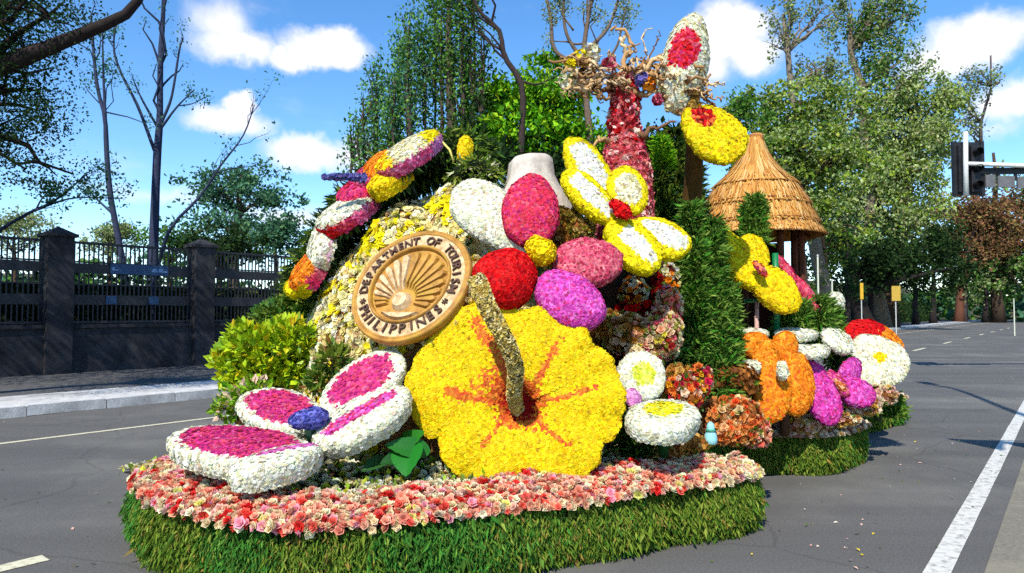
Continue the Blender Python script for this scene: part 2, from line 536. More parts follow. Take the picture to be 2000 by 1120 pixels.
# ------------------------------------------------------------------ palettes (albedo)
WHITE = [(A(250, 250, 232), 5), (A(242, 244, 208), 3), (A(234, 230, 186), 1.5), (A(226, 208, 176), .7)]
CREAM = [(A(242, 236, 196), 4), (A(226, 214, 160), 3), (A(246, 244, 226), 2), (A(205, 196, 120), 1)]
YELLOW = [(A(255, 226, 16), 6), (A(255, 216, 8), 3), (A(248, 232, 24), 1.2), (A(250, 200, 8), .7)]
LEMON = [(A(255, 240, 20), 5), (A(250, 226, 10), 3), (A(230, 210, 20), 1)]
RED = [(A(232, 8, 16), 5), (A(200, 6, 18), 3), (A(245, 40, 36), 2)]
DKRED = [(A(150, 6, 12), 3), (A(190, 14, 20), 2), (A(110, 8, 10), 1)]
MAGENTA = [(A(214, 52, 128), 4), (A(228, 74, 106), 3), (A(194, 40, 122), 2), (A(226, 110, 158), 1)]
HOT = [(A(232, 46, 92), 4), (A(240, 70, 84), 3), (A(216, 50, 122), 2), (A(240, 110, 130), 1.2)]
ROSE = [(A(220, 82, 112), 4), (A(232, 120, 136), 3), (A(200, 52, 84), 2), (A(238, 150, 150), 1)]
VIOLET = [(A(226, 86, 190), 4), (A(206, 62, 168), 3), (A(240, 130, 212), 2), (A(226, 54, 130), 1.4)]
FUCHSIA = [(A(228, 60, 160), 4), (A(204, 40, 140), 2), (A(240, 110, 196), 2)]
ORANGE = [(A(250, 150, 24), 5), (A(240, 128, 18), 3), (A(252, 178, 52), 2), (A(240, 104, 40), .8)]
SALMON = [(A(250, 150, 118), 4), (A(248, 128, 108), 2.5), (A(250, 184, 150), 3), (A(246, 214, 160), 2.4), (A(240, 60, 50), .8), (A(246, 160, 176), 1.2), (A(250, 236, 200), 1.2)]
BORDER = [(A(252, 186, 150), 5), (A(250, 164, 134), 4), (A(252, 206, 184), 4), (A(250, 228, 180), 3.5), (A(252, 242, 206), 2), (A(246, 110, 90), 2.2), (A(236, 56, 48), .8), (A(250, 172, 186), 2)]
PEACH = [(A(248, 168, 90), 4), (A(244, 134, 64), 3), (A(250, 200, 140), 2), (A(238, 96, 44), 1.5), (A(248, 220, 160), 1)]
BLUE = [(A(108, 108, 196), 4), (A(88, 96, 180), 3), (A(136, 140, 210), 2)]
LAV = [(A(120, 110, 186), 3), (A(92, 92, 160), 3), (A(150, 140, 200), 1.5)]
TREEPINK = [(A(238, 104, 116), 4), (A(246, 166, 172), 4), (A(216, 44, 60), 1.8), (A(250, 226, 210), 4), (A(250, 130, 120), 1.5)]
SPECK = [(A(226, 204, 110), 5), (A(246, 230, 170), 3), (A(70, 52, 24), 1.0), (A(200, 166, 70), 2)]
MOUNDF = [(A(250, 236, 172), 5), (A(244, 222, 140), 3), (A(252, 246, 214), 3), (A(252, 234, 40), 2.6), (A(214, 206, 90), 1.2), (A(206, 170, 120), .6)]
G_OLIVE = [(lin(112, 132, 38), 3), (lin(90, 116, 32), 3), (lin(136, 146, 54), 1.6), (lin(62, 98, 28), 2)]
G_FRESH = [(lin(120, 168, 24), 3), (lin(150, 190, 40), 2), (lin(90, 140, 20), 2), (lin(196, 206, 50), 1)]
G_MID = [(lin(80, 122, 40), 3), (lin(62, 104, 34), 3), (lin(104, 142, 56), 2)]
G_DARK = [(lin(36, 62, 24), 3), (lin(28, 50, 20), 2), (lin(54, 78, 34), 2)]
G_BRIGHT = [(lin(96, 160, 20), 3), (lin(130, 184, 24), 2.4), (lin(66, 124, 20), 2), (lin(160, 190, 30), 1)]
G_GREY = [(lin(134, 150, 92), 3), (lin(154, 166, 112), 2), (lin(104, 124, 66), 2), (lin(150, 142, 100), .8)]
G_BLUE = [(lin(72, 118, 88), 3), (lin(96, 136, 88), 2), (lin(58, 96, 70), 2)]
RUST = [(lin(146, 104, 72), 3), (lin(122, 84, 60), 3), (lin(150, 126, 70), 2), (lin(108, 106, 60), 1.4)]


def flat(pal):
    return lambda uv, p: pick(pal, len(p))


def mean(pal):
    w = np.array([q[1] for q in pal], float)
    return (np.array([q[0] for q in pal]) * w[:, None]).sum(0) / w.sum()


def two(face, rim, edge=.72, stripe=None):
    """a face palette inside the radius, the rim palette outside; uv carries unit-disc coordinates plus rim flag in u >= 10"""
    def f(uv, p):
        N = len(uv)
        onrim = uv[:, 0] > 5
        r = np.hypot(uv[:, 0], uv[:, 1]) + RNG.normal(0, .035, N)
        out = pick(rim, N); ins = pick(face, N)
        m = (~onrim) & (r < edge)
        out[m] = ins[m]
        return out
    return f


def bands(face, rim, w0, lo=-.8, hi=.8):
    """a stripe along the petal's long axis"""
    def f(uv, p):
        N = len(uv)
        onrim = uv[:, 0] > 5
        out = pick(rim, N); ins = pick(face, N)
        m = (~onrim) & (np.abs(uv[:, 1] + RNG.normal(0, .04, N)) < w0 * np.sqrt(np.clip(1 - uv[:, 0] ** 2, 0, 1))) & (uv[:, 0] > lo) & (uv[:, 0] < hi)
        out[m] = ins[m]
        return out
    return f


def spot(face, rim, cx, cy, rx, ry):
    def f(uv, p):
        N = len(uv)
        out = pick(rim, N); ins = pick(face, N)
        m = (uv[:, 0] < 5) & (np.hypot((uv[:, 0] - cx) / rx, (uv[:, 1] - cy) / ry) + RNG.normal(0, .05, N) < 1)
        out[m] = ins[m]
        return out
    return f


def along(pals, lo=-1, hi=1):
    """palettes one after the other along the petal's long axis"""
    def f(uv, p):
        N = len(uv)
        u = np.where(uv[:, 0] > 5, uv[:, 0] - 10, uv[:, 0]) + RNG.normal(0, .06, N)
        k = np.clip(((u - lo) / (hi - lo) * len(pals)).astype(int), 0, len(pals) - 1)
        out = np.zeros((N, 3))
        for i, q in enumerate(pals):
            m = k == i; out[m] = pick(q, int(m.sum()))
        return out
    return f


def face_rim(ff, fr):
    def f(uv, p):
        m = uv[:, 0] > 5
        out = ff(uv, p); o2 = fr(uv, p)
        out[m] = o2[m]
        return out
    return f


def petal(parent, c, a, b, colfn, base, thick=.10, dome=.05, egg=0.0, spacing=.0215, name='petal', T=FLAT, rim=None, back=None, ruffle=.02, size=None, nth=40):
    """A thick foam petal covered with florets. c = (px, py, depth) of its centre, a and b = half axes as (dpx, dpy, ddepth)."""
    C = P(*c)
    Av = P(c[0] + a[0], c[1] + a[1], c[2] + (a[2] if len(a) > 2 else 0)) - C
    Bv = P(c[0] + b[0], c[1] + b[1], c[2] + (b[2] if len(b) > 2 else 0)) - C
    N = unit(np.cross(Av, Bv))
    if N.dot(np.array((0, 0, CAM_H)) - C) < 0: N = -N
    ph = RNG.uniform(0, 6.28, 3)

    def fn(u, v):
        th = v * 2 * math.pi
        wob = 1 + ruffle * (np.sin(3 * th + ph[0]) + .7 * np.sin(5 * th + ph[1]) + .5 * np.sin(9 * th + ph[2]))
        g = np.where(u < .7, u / .7, 1 + .04 * np.sin(np.clip((u - .7) / .3, 0, 1) * math.pi) - .05 * np.clip((u - .7) / .3, 0, 1))
        h = np.where(u < .7, dome * (1 - g ** 2) - .15 * thick * np.clip(u / .7, 0, 1) ** 6, -.15 * thick - thick * np.clip((u - .7) / .3, 0, 1))
        x = np.cos(th) * g * wob; y = np.sin(th) * g * wob * (1 + egg * np.cos(th))
        return C + x[..., None] * Av + y[..., None] * Bv + h[..., None] * N
    V, Q, UV = grid(fn, 13, nth, True)
    th = UV[:, 1] * 2 * math.pi
    g = np.clip(UV[:, 0] / .7, 0, 1)
    uv = np.stack([np.cos(th) * g, np.sin(th) * g], -1)
    rimm = UV[:, 0] > .76
    uvr = uv.copy(); uvr[rimm, 0] += 10
    if np.dot(np.cross(V[Q[0, 1]] - V[Q[0, 0]], V[Q[0, 2]] - V[Q[0, 0]]), N) == 0 or True:
        # faces must look outwards
        k = len(Q) // 3
        s = Q[k]; fnm = np.cross(V[s[1]] - V[s[0]], V[s[2]] - V[s[0]])
        if fnm.dot(N) < 0: Q = Q[:, ::-1]
    mb = MB()
    nb = len(V)
    cb = C - N * thick * 1.1
    last = np.arange(nth) + 12 * nth
    Vb = np.concatenate([V, cb[None]])
    tr = np.stack([last, np.roll(last, -1), np.full(nth, nb)], -1)
    uvx = np.where(rimm[:, None], uv + np.array((10, 0)), uv)
    colb = np.concatenate([colfn(uvx, V), [np.asarray(base)]])
    mb.add(Vb, tris=tr, quads=Q, col=colb)
    o = mb.build(name, 'foam', parent, smooth=True)
    # florets: quads wholly on one side of the rim so that the flag never interpolates
    isr = rimm[Q].any(1)
    uvq = uvr.copy(); 
    for flag in (False, True):
        qq = Q[isr == flag]
        if not len(qq): continue
        uu = uv.copy()
        if flag: uu = np.stack([uv[:, 0] + 10, uv[:, 1]], -1)
        cover(V, qq, uu, spacing, colfn, o, T=T, size=size, sink=.004, tilt=.2)
    if back is not None:                # leafy underside
        def fb(u, v):
            th = v * 2 * math.pi
            return C + (np.cos(th) * u * .98)[..., None] * Av + (np.sin(th) * u * .98 * (1 + egg * np.cos(th)))[..., None] * Bv - N * (thick * 1.12)
        Vb, Qb, UVb = grid(fb, 4, 16, True)
        p, n, u2 = sample(Vb, Qb, UVb, .035)
        d = frames(np.tile(-N, (len(p), 1)) + np.array((0, 0, -.5)), tilt=.5, axis='x')
        MB().inst(SPRIG, p, d, RNG.uniform(.05, .10, len(p)), pick(back, len(p))).build('leafy_backing', 'leaf_dull', o, stuff=True)
    return o


def rod(parent, pts, r, col, name='support_rod', mat='metal_paint'):
    return tube(MB(), pts, r, 8, col).build(name, mat, parent, smooth=True)


# ================================================================== THE SETTING
def sheet(name, pts, z, mat, nsub=None):
    mb = MB()
    V = np.array([(p[0], p[1], z) for p in pts])
    mb.add(V, quads=[list(range(4))])
    return mb.build(name, mat)


def strip(name, s0, s1, t0, t1, z, mat):
    return sheet(name, [ST(s0, t1), ST(s1, t1), ST(s1, t0), ST(s0, t0)], z, mat)


structure(sheet('ground', [(-900, -900), (900, -900), (900, 900), (-900, 900)], -.012, 'earth'))
structure(strip('road', -80, 420, -13.3, 9.0, 0, 'asphalt'))
# worn lighter concrete shoulder right of the edge line
structure(strip('road_shoulder', -80, 420, -.50, 9.0, .004, 'asphalt_patch'))


def marking(name, s0, s1, tc, w, mat='road_paint', z=.005):
    n = max(2, int((s1 - s0) / .5)); mb = MB()
    s = np.linspace(s0, s1, n)
    e = RNG.normal(0, .0012, (n, 2))
    L = np.array([ST(a, tc - w / 2 + e[i, 0], z) for i, a in enumerate(s)]); R = np.array([ST(a, tc + w / 2 + e[i, 1], z) for i, a in enumerate(s)])
    V = np.concatenate([L, R]); i = np.arange(n - 1)
    mb.add(V, quads=np.stack([i, i + n, i + n + 1, i + 1], -1))
    return structure(mb.build(name, mat))


marking('lane_edge_line', -20, 300, -.74, .145)
marking('far_edge_line', -20, 300, -10.8, .10, 'yellow_paint')
for k in range(12):
    a = 1.72 + k * 9 - 3.0 - 9
    marking('lane_dash', a, a + 3.0, -5.56, .15, 'yellow_paint')

# kerb of separate stones, then the pavement behind it
kerb = MB()
box(kerb, ST(100, -13.55, .05), ST(180, 0), ST(0, .2), (0, 0, .05), col=(.3, .3, .3))
kerb = structure(kerb.build('kerb', 'kerb_concrete'))


def stone_mesh(L):
    mb = MB()
    box(mb, (0, 0, 0), (L / 2 - .008, 0, 0), (0, .235, 0), (0, 0, .085))
    me = mb.mesh('kerb_stone', 'kerb_concrete')
    return me


sm = stone_mesh(1.2)
for k in range(90):
    o = bpy.data.objects.new('kerb_stone', sm)
    s = -10 + k * 1.2
    o.location = Vector(ST(s, -13.55, .085 + random.uniform(-.006, .006)))
    o.rotation_euler = (random.uniform(-.01, .01), random.uniform(-.004, .004), math.atan2(RC, RS) + random.uniform(-.006, .006))
    o.parent = kerb
    COL.objects.link(o)
structure(strip('kerb_walk', -80, 300, -15.2, -13.785, .158, 'kerb_concrete'))
structure(strip('pavement', -80, 300, -21, -15.2, .15, 'pavement'))
structure(strip('verge', -80, 300, -60, -20.2, .16, 'earth'))
# litter: dry leaves and petals lying on the road
def litter():
    N = 420
    s = RNG.uniform(-1, 26, N); t = RNG.uniform(-13, 3.5, N)
    p = np.array([ST(a, b, .012) for a, b in zip(s, t)])
    c = pick([(A(200, 190, 150), 2), (A(150, 120, 70), 3), (A(90, 80, 50), 2), (A(240, 200, 190), 1)], N)
    o = MB().inst(LEAF, p, frames(np.tile((0, 0, 1.0), (N, 1)), tilt=.25), RNG.uniform(.012, .04, N), c).build('leaf_litter', 'leaf_dull')
    tag(o, 'dry leaves and stray petals scattered over the asphalt road', 'litter'); o['kind'] = 'stuff'
litter()


def fallen_petals():
    N = 260
    s = RNG.uniform(.2, 12, N); t = np.where(RNG.random(N) < .5, RNG.normal(-1.5, .5, N), RNG.normal(-6.6, .5, N))
    p = np.array([ST(a, b, .010) for a, b in zip(s, t)])
    c = pick([(A(250, 200, 180), 3), (A(250, 240, 220), 2), (A(90, 120, 40), 3), (A(250, 220, 60), 1)], N)
    o = MB().inst(LEAF, p, frames(np.tile((0, 0, 1.0), (N, 1)), tilt=.3), RNG.uniform(.015, .045, N), c).build('fallen_petals', 'leaf_dull')
    tag(o, 'loose petals and sprigs fallen round the float', 'petals'); o['kind'] = 'stuff'
fallen_petals()

# ------------------------------------------------------------------ boundary wall, pillars and iron fence
FT = -20.0
wall = MB()
box(wall, ST(40, FT, .65), ST(60, 0), ST(0, .14), (0, 0, .65))
box(wall, ST(40, FT, 1.34), ST(60, 0), ST(0, .20), (0, 0, .045))
tag(wall.build('boundary_wall', 'wall_concrete'), 'low dark concrete wall carrying the iron fence beside the pavement', 'wall')
p1 = P(110, 600, 17.5)
S1 = RS * p1[0] + RC * p1[1]
PITCH = 3.72
names = ['dark fence pillar cut by the left edge of the photo', 'dark square fence pillar with pointed cap nearest the bare tree on its left side', 'dark fence pillar right of the blue plates on the fence',
         'dark fence pillar half hidden behind the float shrub', 'dark fence pillar far along the fence behind the float']
for k in range(5):
    s = S1 + (k - 1) * PITCH
    t = thing('fence_pillar', names[k], 'pillar', 'pillars of the iron fence')
    mb = MB()
    box(mb, ST(s, FT, 1.8), ST(.29, 0), ST(0, .29), (0, 0, 1.8))
    mb.build('shaft', 'wall_concrete', t)
    cp = MB()
    box(cp, ST(s, FT, 3.64), ST(.36, 0), ST(0, .36), (0, 0, .04))
    c0 = ST(s, FT, 3.68)
    q = [c0 + ST(a * .33, b * .33) for a, b in ((-1, -1), (1, -1), (1, 1), (-1, 1))]
    cp.add(q + [c0 + np.array((0, 0, .2))], tris=[(0, 1, 4), (1, 2, 4), (2, 3, 4), (3, 0, 4)])
    cp.build('cap', 'wall_concrete', t)

fence = thing('iron_fence', 'black iron fence of close upright bars with solid bands above the wall', 'fence')
mb = MB(); box(mb, (0, 0, 0), (.016, 0, 0), (0, .016, 0), (0, 0, 1.08)); bar_me = mb.mesh('bar', 'fence_iron')
for k in range(-1, 4):
    s0 = S1 + (k - 1) * PITCH + .33; s1 = S1 + k * PITCH - .33
    sm_ = (s0 + s1) / 2; hs_ = (s1 - s0) / 2
    for z, h, d in ((3.50, .03, .03), (3.0, .02, .025), (1.44, .03, .03), (2.42, .02, .025)):
        mb = MB(); box(mb, ST(sm_, FT, z), ST(hs_, 0), ST(0, d), (0, 0, h)); mb.build('rail', 'fence_iron', fence)
    for z in (2.84, 2.02):
        mb = MB(); box(mb, ST(sm_, FT + .03, z), ST(hs_, 0), ST(0, .012), (0, 0, .13)); mb.build('band', 'fence_iron', fence)
    nb = 27
    for j in range(nb):
        o = bpy.data.objects.new('bar', bar_me)
        o.location = Vector(ST(s0 + (j + .5) * (s1 - s0) / nb, FT, 2.46)); o.rotation_euler = (0, 0, math.pi / 2 - RD)
        o.parent = fence; COL.objects.link(o)


def fence_s(px):
    u = (px - 1000) / F
    D = FT / (RC * u - RS)
    return D * (RS * u + RC)


plate = thing('fence_sign', 'long dark blue plate fixed to the upper band of the iron fence', 'sign')
a, b = fence_s(212), fence_s(325)
mb = MB(); box(mb, ST((a + b) / 2, FT + .075, 2.86), ST((b - a) / 2, 0), ST(0, .012), (0, 0, .14)); mb.build('plate', 'blue_sign', plate)
for px, w in ((218, 4), (298, 7), (310, 7)):
    mb = MB(); q = fence_s(px); box(mb, ST(q, FT + .092, 2.86), ST(.03 * w / 4, 0), ST(0, .004), (0, 0, .05), col=A(120, 150, 190)); box(mb, ST(q + .05, FT + .0925, 2.83), ST(.07 * w / 4, 0), ST(0, .003), (0, 0, .02), col=A(120, 150, 190)); mb.build('mark', 'paintwork', plate)
for px, lb in ((215, 'small square blue plate low on the fence left of the pair'), (298, 'small square blue plate low on the fence right of the pair')):
    mb = MB(); box(mb, ST(fence_s(px), FT + .075, 2.02), ST(.13, 0), ST(0, .012), (0, 0, .11)); tag(mb.build('fence_sign', 'blue_sign'), lb, 'sign', 'small blue plates on the fence')


# ------------------------------------------------------------------ trees
def limb_path(a, b, n=7, sag=.0, wob=.06):
    a, b = np.asarray(a), np.asarray(b)
    L = np.linalg.norm(b - a)
    t = np.linspace(0, 1, n)[:, None]
    p = a + (b - a) * t
    p[1:-1] += RNG.normal(0, wob * L / 3, (n - 2, 3)) * np.array((1, 1, .5))
    p[:, 2] += sag * L * np.sin(t[:, 0] * math.pi)
    return p


def tree(name, label, D, base, crown, trunk_r, leaf, n, pal, group=None, bark=(70, 56, 44), trunk_path=None, limbs=14, clump=.22, mat='leaf_dull', twigs=2, flat_=1.0, up=0.0, lean=None, shell=.55, depth=1.0, T=LEAF, cl=90, kind=None, base_z=0.0, twig_r=.22, cat='tree'):
    """crown = [(px, py, rx, ry[, ddepth[, weight]]), ...] in photograph pixels at distance D; base = pixel column of the foot"""
    t = thing(name, label, cat, group)
    if trunk_path is None:              # keep every foot behind the far kerb
        D0 = D; u_ = (base - 1000) / F
        D = min(max(D, 15.5 / max(RS - RC * u_, .01)), 112)
        leaf *= D / D0; trunk_r *= D / D0
    ells = []
    for e in crown:
        dd = e[4] if len(e) > 4 else 0
        c = P(e[0], e[1], D + dd); k = (D + dd) / F
        ells.append((c, np.array((e[2] * k, e[2] * k * depth, e[3] * k)), (e[5] if len(e) > 5 else 1.0) * e[2] * e[3]))
    if trunk_path is None:
        foot = P(base, 600, D); foot[2] = base_z
        top = max(ells, key=lambda q: q[0][2])[0]
        tp = limb_path(foot, top + np.array((0, 0, .1)), 9, 0, .02)
        rr = trunk_r * np.linspace(1.0, .22, 9); rr[0] *= 1.35
    else:
        tp = np.array([P(x, y, D + (d[0] if d else 0)) for x, y, *d in trunk_path]); tp = curve(tp, 14)
        if base_z is not None and tp[0][2] > base_z + .05 and False: pass
        rr = trunk_r * np.linspace(1.0, .25, 14)
    bc = lin(*bark)
    mb = MB(); tube(mb, tp, rr, 9, bc, wob=.08)
    w = np.array([e[2] for e in ells]); w /= w.sum()
    ends = []
    for i in range(limbs):
        e = ells[RNG.choice(len(ells), p=w)]
        d = unit(RNG.normal(0, 1, 3)); d[2] = abs(d[2]) * .8 - .1
        tip = e[0] + d * e[1] * RNG.uniform(.5, .95)
        j = int(np.clip(np.searchsorted(tp[:, 2], tip[2] - np.linalg.norm((tip - tp[-1])[:2]) * .7 - .08 * (tip[2])), len(tp) // 3, len(tp) - 2))
        lp = limb_path(tp[j], tip, 7, .06, .10)
        r0 = min(rr[j] * .6, trunk_r * .5)
        tube(mb, lp, np.linspace(r0, r0 * .16, 7), 6, bc)
        ends.append(tip)
        for _ in range(twigs):
            k = RNG.integers(3, 6)
            tip2 = lp[k] + RNG.normal(0, .35, 3) * e[1] + np.array((0, 0, .1)) * e[1]
            tube(mb, limb_path(lp[k], tip2, 5, .03, .12), np.linspace(r0 * twig_r * 1.6, r0 * .08, 5), 4, bc, caps=False)
            ends.append(tip2)
    mb.build('trunk', 'bark', t, smooth=True)
    if n:
        ends = np.array(ends)
        P_, C_ = [], []
        nc = max(1, int(n / cl))
        for i in range(nc):
            e = ells[RNG.choice(len(ells), p=w)]
            if RNG.random() < .5 and len(ends):
                cc = ends[RNG.integers(len(ends))]
            else:
                d = unit(RNG.normal(0, 1, 3))
                cc = e[0] + d * e[1] * RNG.uniform(shell, 1.0) ** .7
            m = int(cl * RNG.uniform(.5, 1.5))
            pp = cc + np.clip(RNG.normal(0, 1, (m, 3)), -1.7, 1.7) * e[1] * clump * np.array((1, 1, flat_)) * RNG.uniform(.6, 1.3)
            P_.append(pp)
            C_.append(pick(pal, m) * RNG.uniform(.75, 1.2))
        pp = np.concatenate(P_); cc = np.concatenate(C_)
        nrm = RNG.normal(0, 1, (len(pp), 3)) + np.array((0, 0, up))
        fr = frames(nrm, axis='x')
        MB().inst(T, pp, fr, leaf * RNG.uniform(.6, 1.35, len(pp)), np.clip(cc, 0, .8)).build('crown', mat, t, stuff=True)
    return t


# --- left: street trees whose crowns hang into the frame and shade fence and pavement
def street_tree(px, D, label, crown, n, leaf, tpath, r=.3, pal=G_DARK, limbs=12, **kw):
    return tree('street_tree', label, D, px, crown, r, leaf, n, pal, 'street trees along the left pavement', bark=(44, 36, 34), trunk_path=tpath, limbs=limbs, **kw)


street_tree(-260, 11, 'dark fine leaved street tree with heavy limb across the top left corner',
            [(-60, 60, 230, 120, .5), (60, 40, 130, 90, 0), (20, 200, 130, 90, .3), (-160, 260, 200, 150, 0), (90, 250, 60, 60, .4, .6), (60, 350, 110, 45, .6, .55)], 26000, .055,
            [(-330, 890), (-320, 500), (-230, 250), (-40, 150), (60, 108), (170, 62), (250, 25), (285, -30)], .22, limbs=26, twigs=3, clump=.17, cl=60)


def off_tree(label, s, t, h, r, n=14000, leaf=.13):
    foot = ST(s, t, .15)
    tt = thing('street_tree', label, 'tree', 'street trees along the left pavement')
    mb = MB(); bc = lin(50, 40, 34)
    top = foot + np.array((0, 0, h * .75))
    tp = limb_path(foot, top, 8, 0, .02); tube(mb, tp, np.linspace(.3, .09, 8), 9, bc)
    P_ = []
    for i in range(16):
        d = unit(RNG.normal(0, 1, 3)); d[2] = abs(d[2]) * .7
        tip = foot + np.array((0, 0, h * .62)) + d * np.array((r, r, h * .36))
        tube(mb, limb_path(tp[4 + i % 4], tip, 6, .08, .1), np.linspace(.1, .02, 6), 5, bc)
        for _ in range(3):
            P_.append(tip + np.clip(RNG.normal(0, .28, (n // 48, 3)), -.45, .45) * np.array((r, r, h * .22)))
    mb.build('trunk', 'bark', tt, smooth=True)
    pp = np.concatenate(P_)
    MB().inst(LEAF, pp, frames(RNG.normal(0, 1, (len(pp), 3)), axis='x'), leaf * RNG.uniform(.6, 1.3, len(pp)), pick(G_DARK, len(pp))).build('crown', 'leaf_dull', tt, stuff=True)


for k, (s, t, h, r) in enumerate([(-7, -19.0, 12, 3.9), (-1, -19.2, 12.5, 3.9), (2.4, -19.3, 10.5, 3.0), (-12.5, -18.6, 12, 4.2)]):
    off_tree(['broad street tree shading the fence, farthest behind the viewer but one', 'broad street tree shading the fence beside the viewer', 'broad street tree shading the nearest fence bay', 'broad street tree on the pavement farthest behind the viewer'][k], s, t, h, r)


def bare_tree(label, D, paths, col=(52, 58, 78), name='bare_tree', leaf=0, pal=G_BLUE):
    t = thing(name, label, 'tree', 'bare trees behind the fence')
    mb = MB(); bc = lin(*col)
    tips = []
    for i, (pts, r0, r1) in enumerate(paths):
        p = curve(np.array([P(x, y, D + (d[0] if d else 0)) for x, y, *d in pts]), 16)
        if i == 0: p = np.concatenate([[np.array((p[0][0], p[0][1], .1))], p])
        tube(mb, p, np.linspace(r0, r1, len(p)) * .82, 7, bc, wob=.06)
        L = np.linalg.norm(p[-1] - p[0])
        for _ in range(5 if i else 9):
            k = RNG.integers(len(p) // 2, len(p) - 1)
            d = unit(p[k] - p[k - 1]) + RNG.normal(0, .45, 3)
            q = p[k] + unit(d) * L * RNG.uniform(.06, .17)
            tube(mb, limb_path(p[k], q, 5, .02, .15), np.linspace(r1 * .7, r1 * .2, 5), 4, bc, caps=False)
            tips.append(q)
    mb.build('trunk', 'bark', t, smooth=True)
    if leaf:
        tips = np.array(tips)
        pp = tips[RNG.integers(0, len(tips), leaf)] + np.clip(RNG.normal(0, .16, (leaf, 3)), -.28, .28)
        MB().inst(LEAF, pp, frames(RNG.normal(0, 1, (leaf, 3)), axis='x'), RNG.uniform(.06, .13, leaf), pick(pal, leaf)).build('crown', 'leaf_dull', t, stuff=True)
    return t


bare_tree('tall straight bare tree with forked upper branches behind the fence', 24,
          [([(296, 620), (300, 480), (307, 300), (312, 240), (313, 130), (318, 40), (322, -60)], .22, .07),
           ([(302, 295), (270, 210), (235, 140), (222, 90), (230, 30)], .075, .03), ([(308, 250), (275, 190), (258, 150)], .06, .02),
           ([(313, 245), (335, 190), (350, 100), (358, 75)], .07, .025), ([(315, 250), (345, 210), (380, 175)], .06, .02), ([(350, 207), (375, 203), (398, 192)], .03, .015)], leaf=500)
bare_tree('slim leaning bare tree with twin thin stems left of the straight one', 22,
          [([(262, 640), (232, 470), (215, 380), (208, 290), (205, 230), (190, 170), (182, 90), (178, 30)], .14, .04),
           ([(206, 232), (202, 150), (200, 60)], .06, .025), ([(222, 420), (190, 390), (172, 370)], .05, .02)], leaf=900)
bare_tree('thin arching sapling bending right over the fence rail', 20,
          [([(300, 560), (330, 452), (390, 385), (430, 325), (475, 265), (497, 205)], .07, .018), ([(415, 340), (450, 330), (495, 325)], .03, .012)], leaf=150)
bare_tree('low spreading bare branch reaching right from the left edge above the fence', 18,
          [([(-60, 520), (-20, 465), (50, 420), (110, 390), (165, 345)], .08, .02), ([(60, 415), (140, 388), (240, 388)], .04, .012), ([(70, 410), (85, 385), (110, 375)], .03, .01)], leaf=700)

# --- trees beyond the fence
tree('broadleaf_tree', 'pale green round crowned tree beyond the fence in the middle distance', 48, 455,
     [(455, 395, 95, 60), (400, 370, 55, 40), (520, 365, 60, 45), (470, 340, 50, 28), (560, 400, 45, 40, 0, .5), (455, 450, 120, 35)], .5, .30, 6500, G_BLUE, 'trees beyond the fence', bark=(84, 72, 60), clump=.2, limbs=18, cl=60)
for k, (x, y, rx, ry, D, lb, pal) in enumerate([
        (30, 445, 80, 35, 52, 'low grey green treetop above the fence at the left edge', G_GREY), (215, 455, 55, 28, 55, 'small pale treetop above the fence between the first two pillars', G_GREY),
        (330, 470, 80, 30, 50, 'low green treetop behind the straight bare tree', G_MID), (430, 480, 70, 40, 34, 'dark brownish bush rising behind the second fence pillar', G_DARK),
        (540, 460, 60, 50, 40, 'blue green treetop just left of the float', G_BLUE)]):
    tree('broadleaf_tree', lb, D, x, [(x, y, rx, ry), (x - rx * .4, y + 20, rx * .6, ry), (x + rx * .4, y + 12, rx * .6, ry)], .25, .24, 2600, pal, 'trees beyond the fence', clump=.22, limbs=8, cl=50)


# dark hedge behind the bars, its clipped top below the rail
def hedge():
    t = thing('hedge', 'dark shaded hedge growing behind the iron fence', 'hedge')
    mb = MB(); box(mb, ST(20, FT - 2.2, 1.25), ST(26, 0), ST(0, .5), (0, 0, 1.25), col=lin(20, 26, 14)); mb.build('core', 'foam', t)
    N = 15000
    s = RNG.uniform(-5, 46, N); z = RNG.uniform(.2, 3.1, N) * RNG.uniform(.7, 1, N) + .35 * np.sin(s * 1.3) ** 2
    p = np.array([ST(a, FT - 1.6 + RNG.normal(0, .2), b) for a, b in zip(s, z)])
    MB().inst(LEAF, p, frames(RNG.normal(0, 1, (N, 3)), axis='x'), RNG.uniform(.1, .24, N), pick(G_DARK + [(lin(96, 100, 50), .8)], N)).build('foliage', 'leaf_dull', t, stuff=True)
hedge()

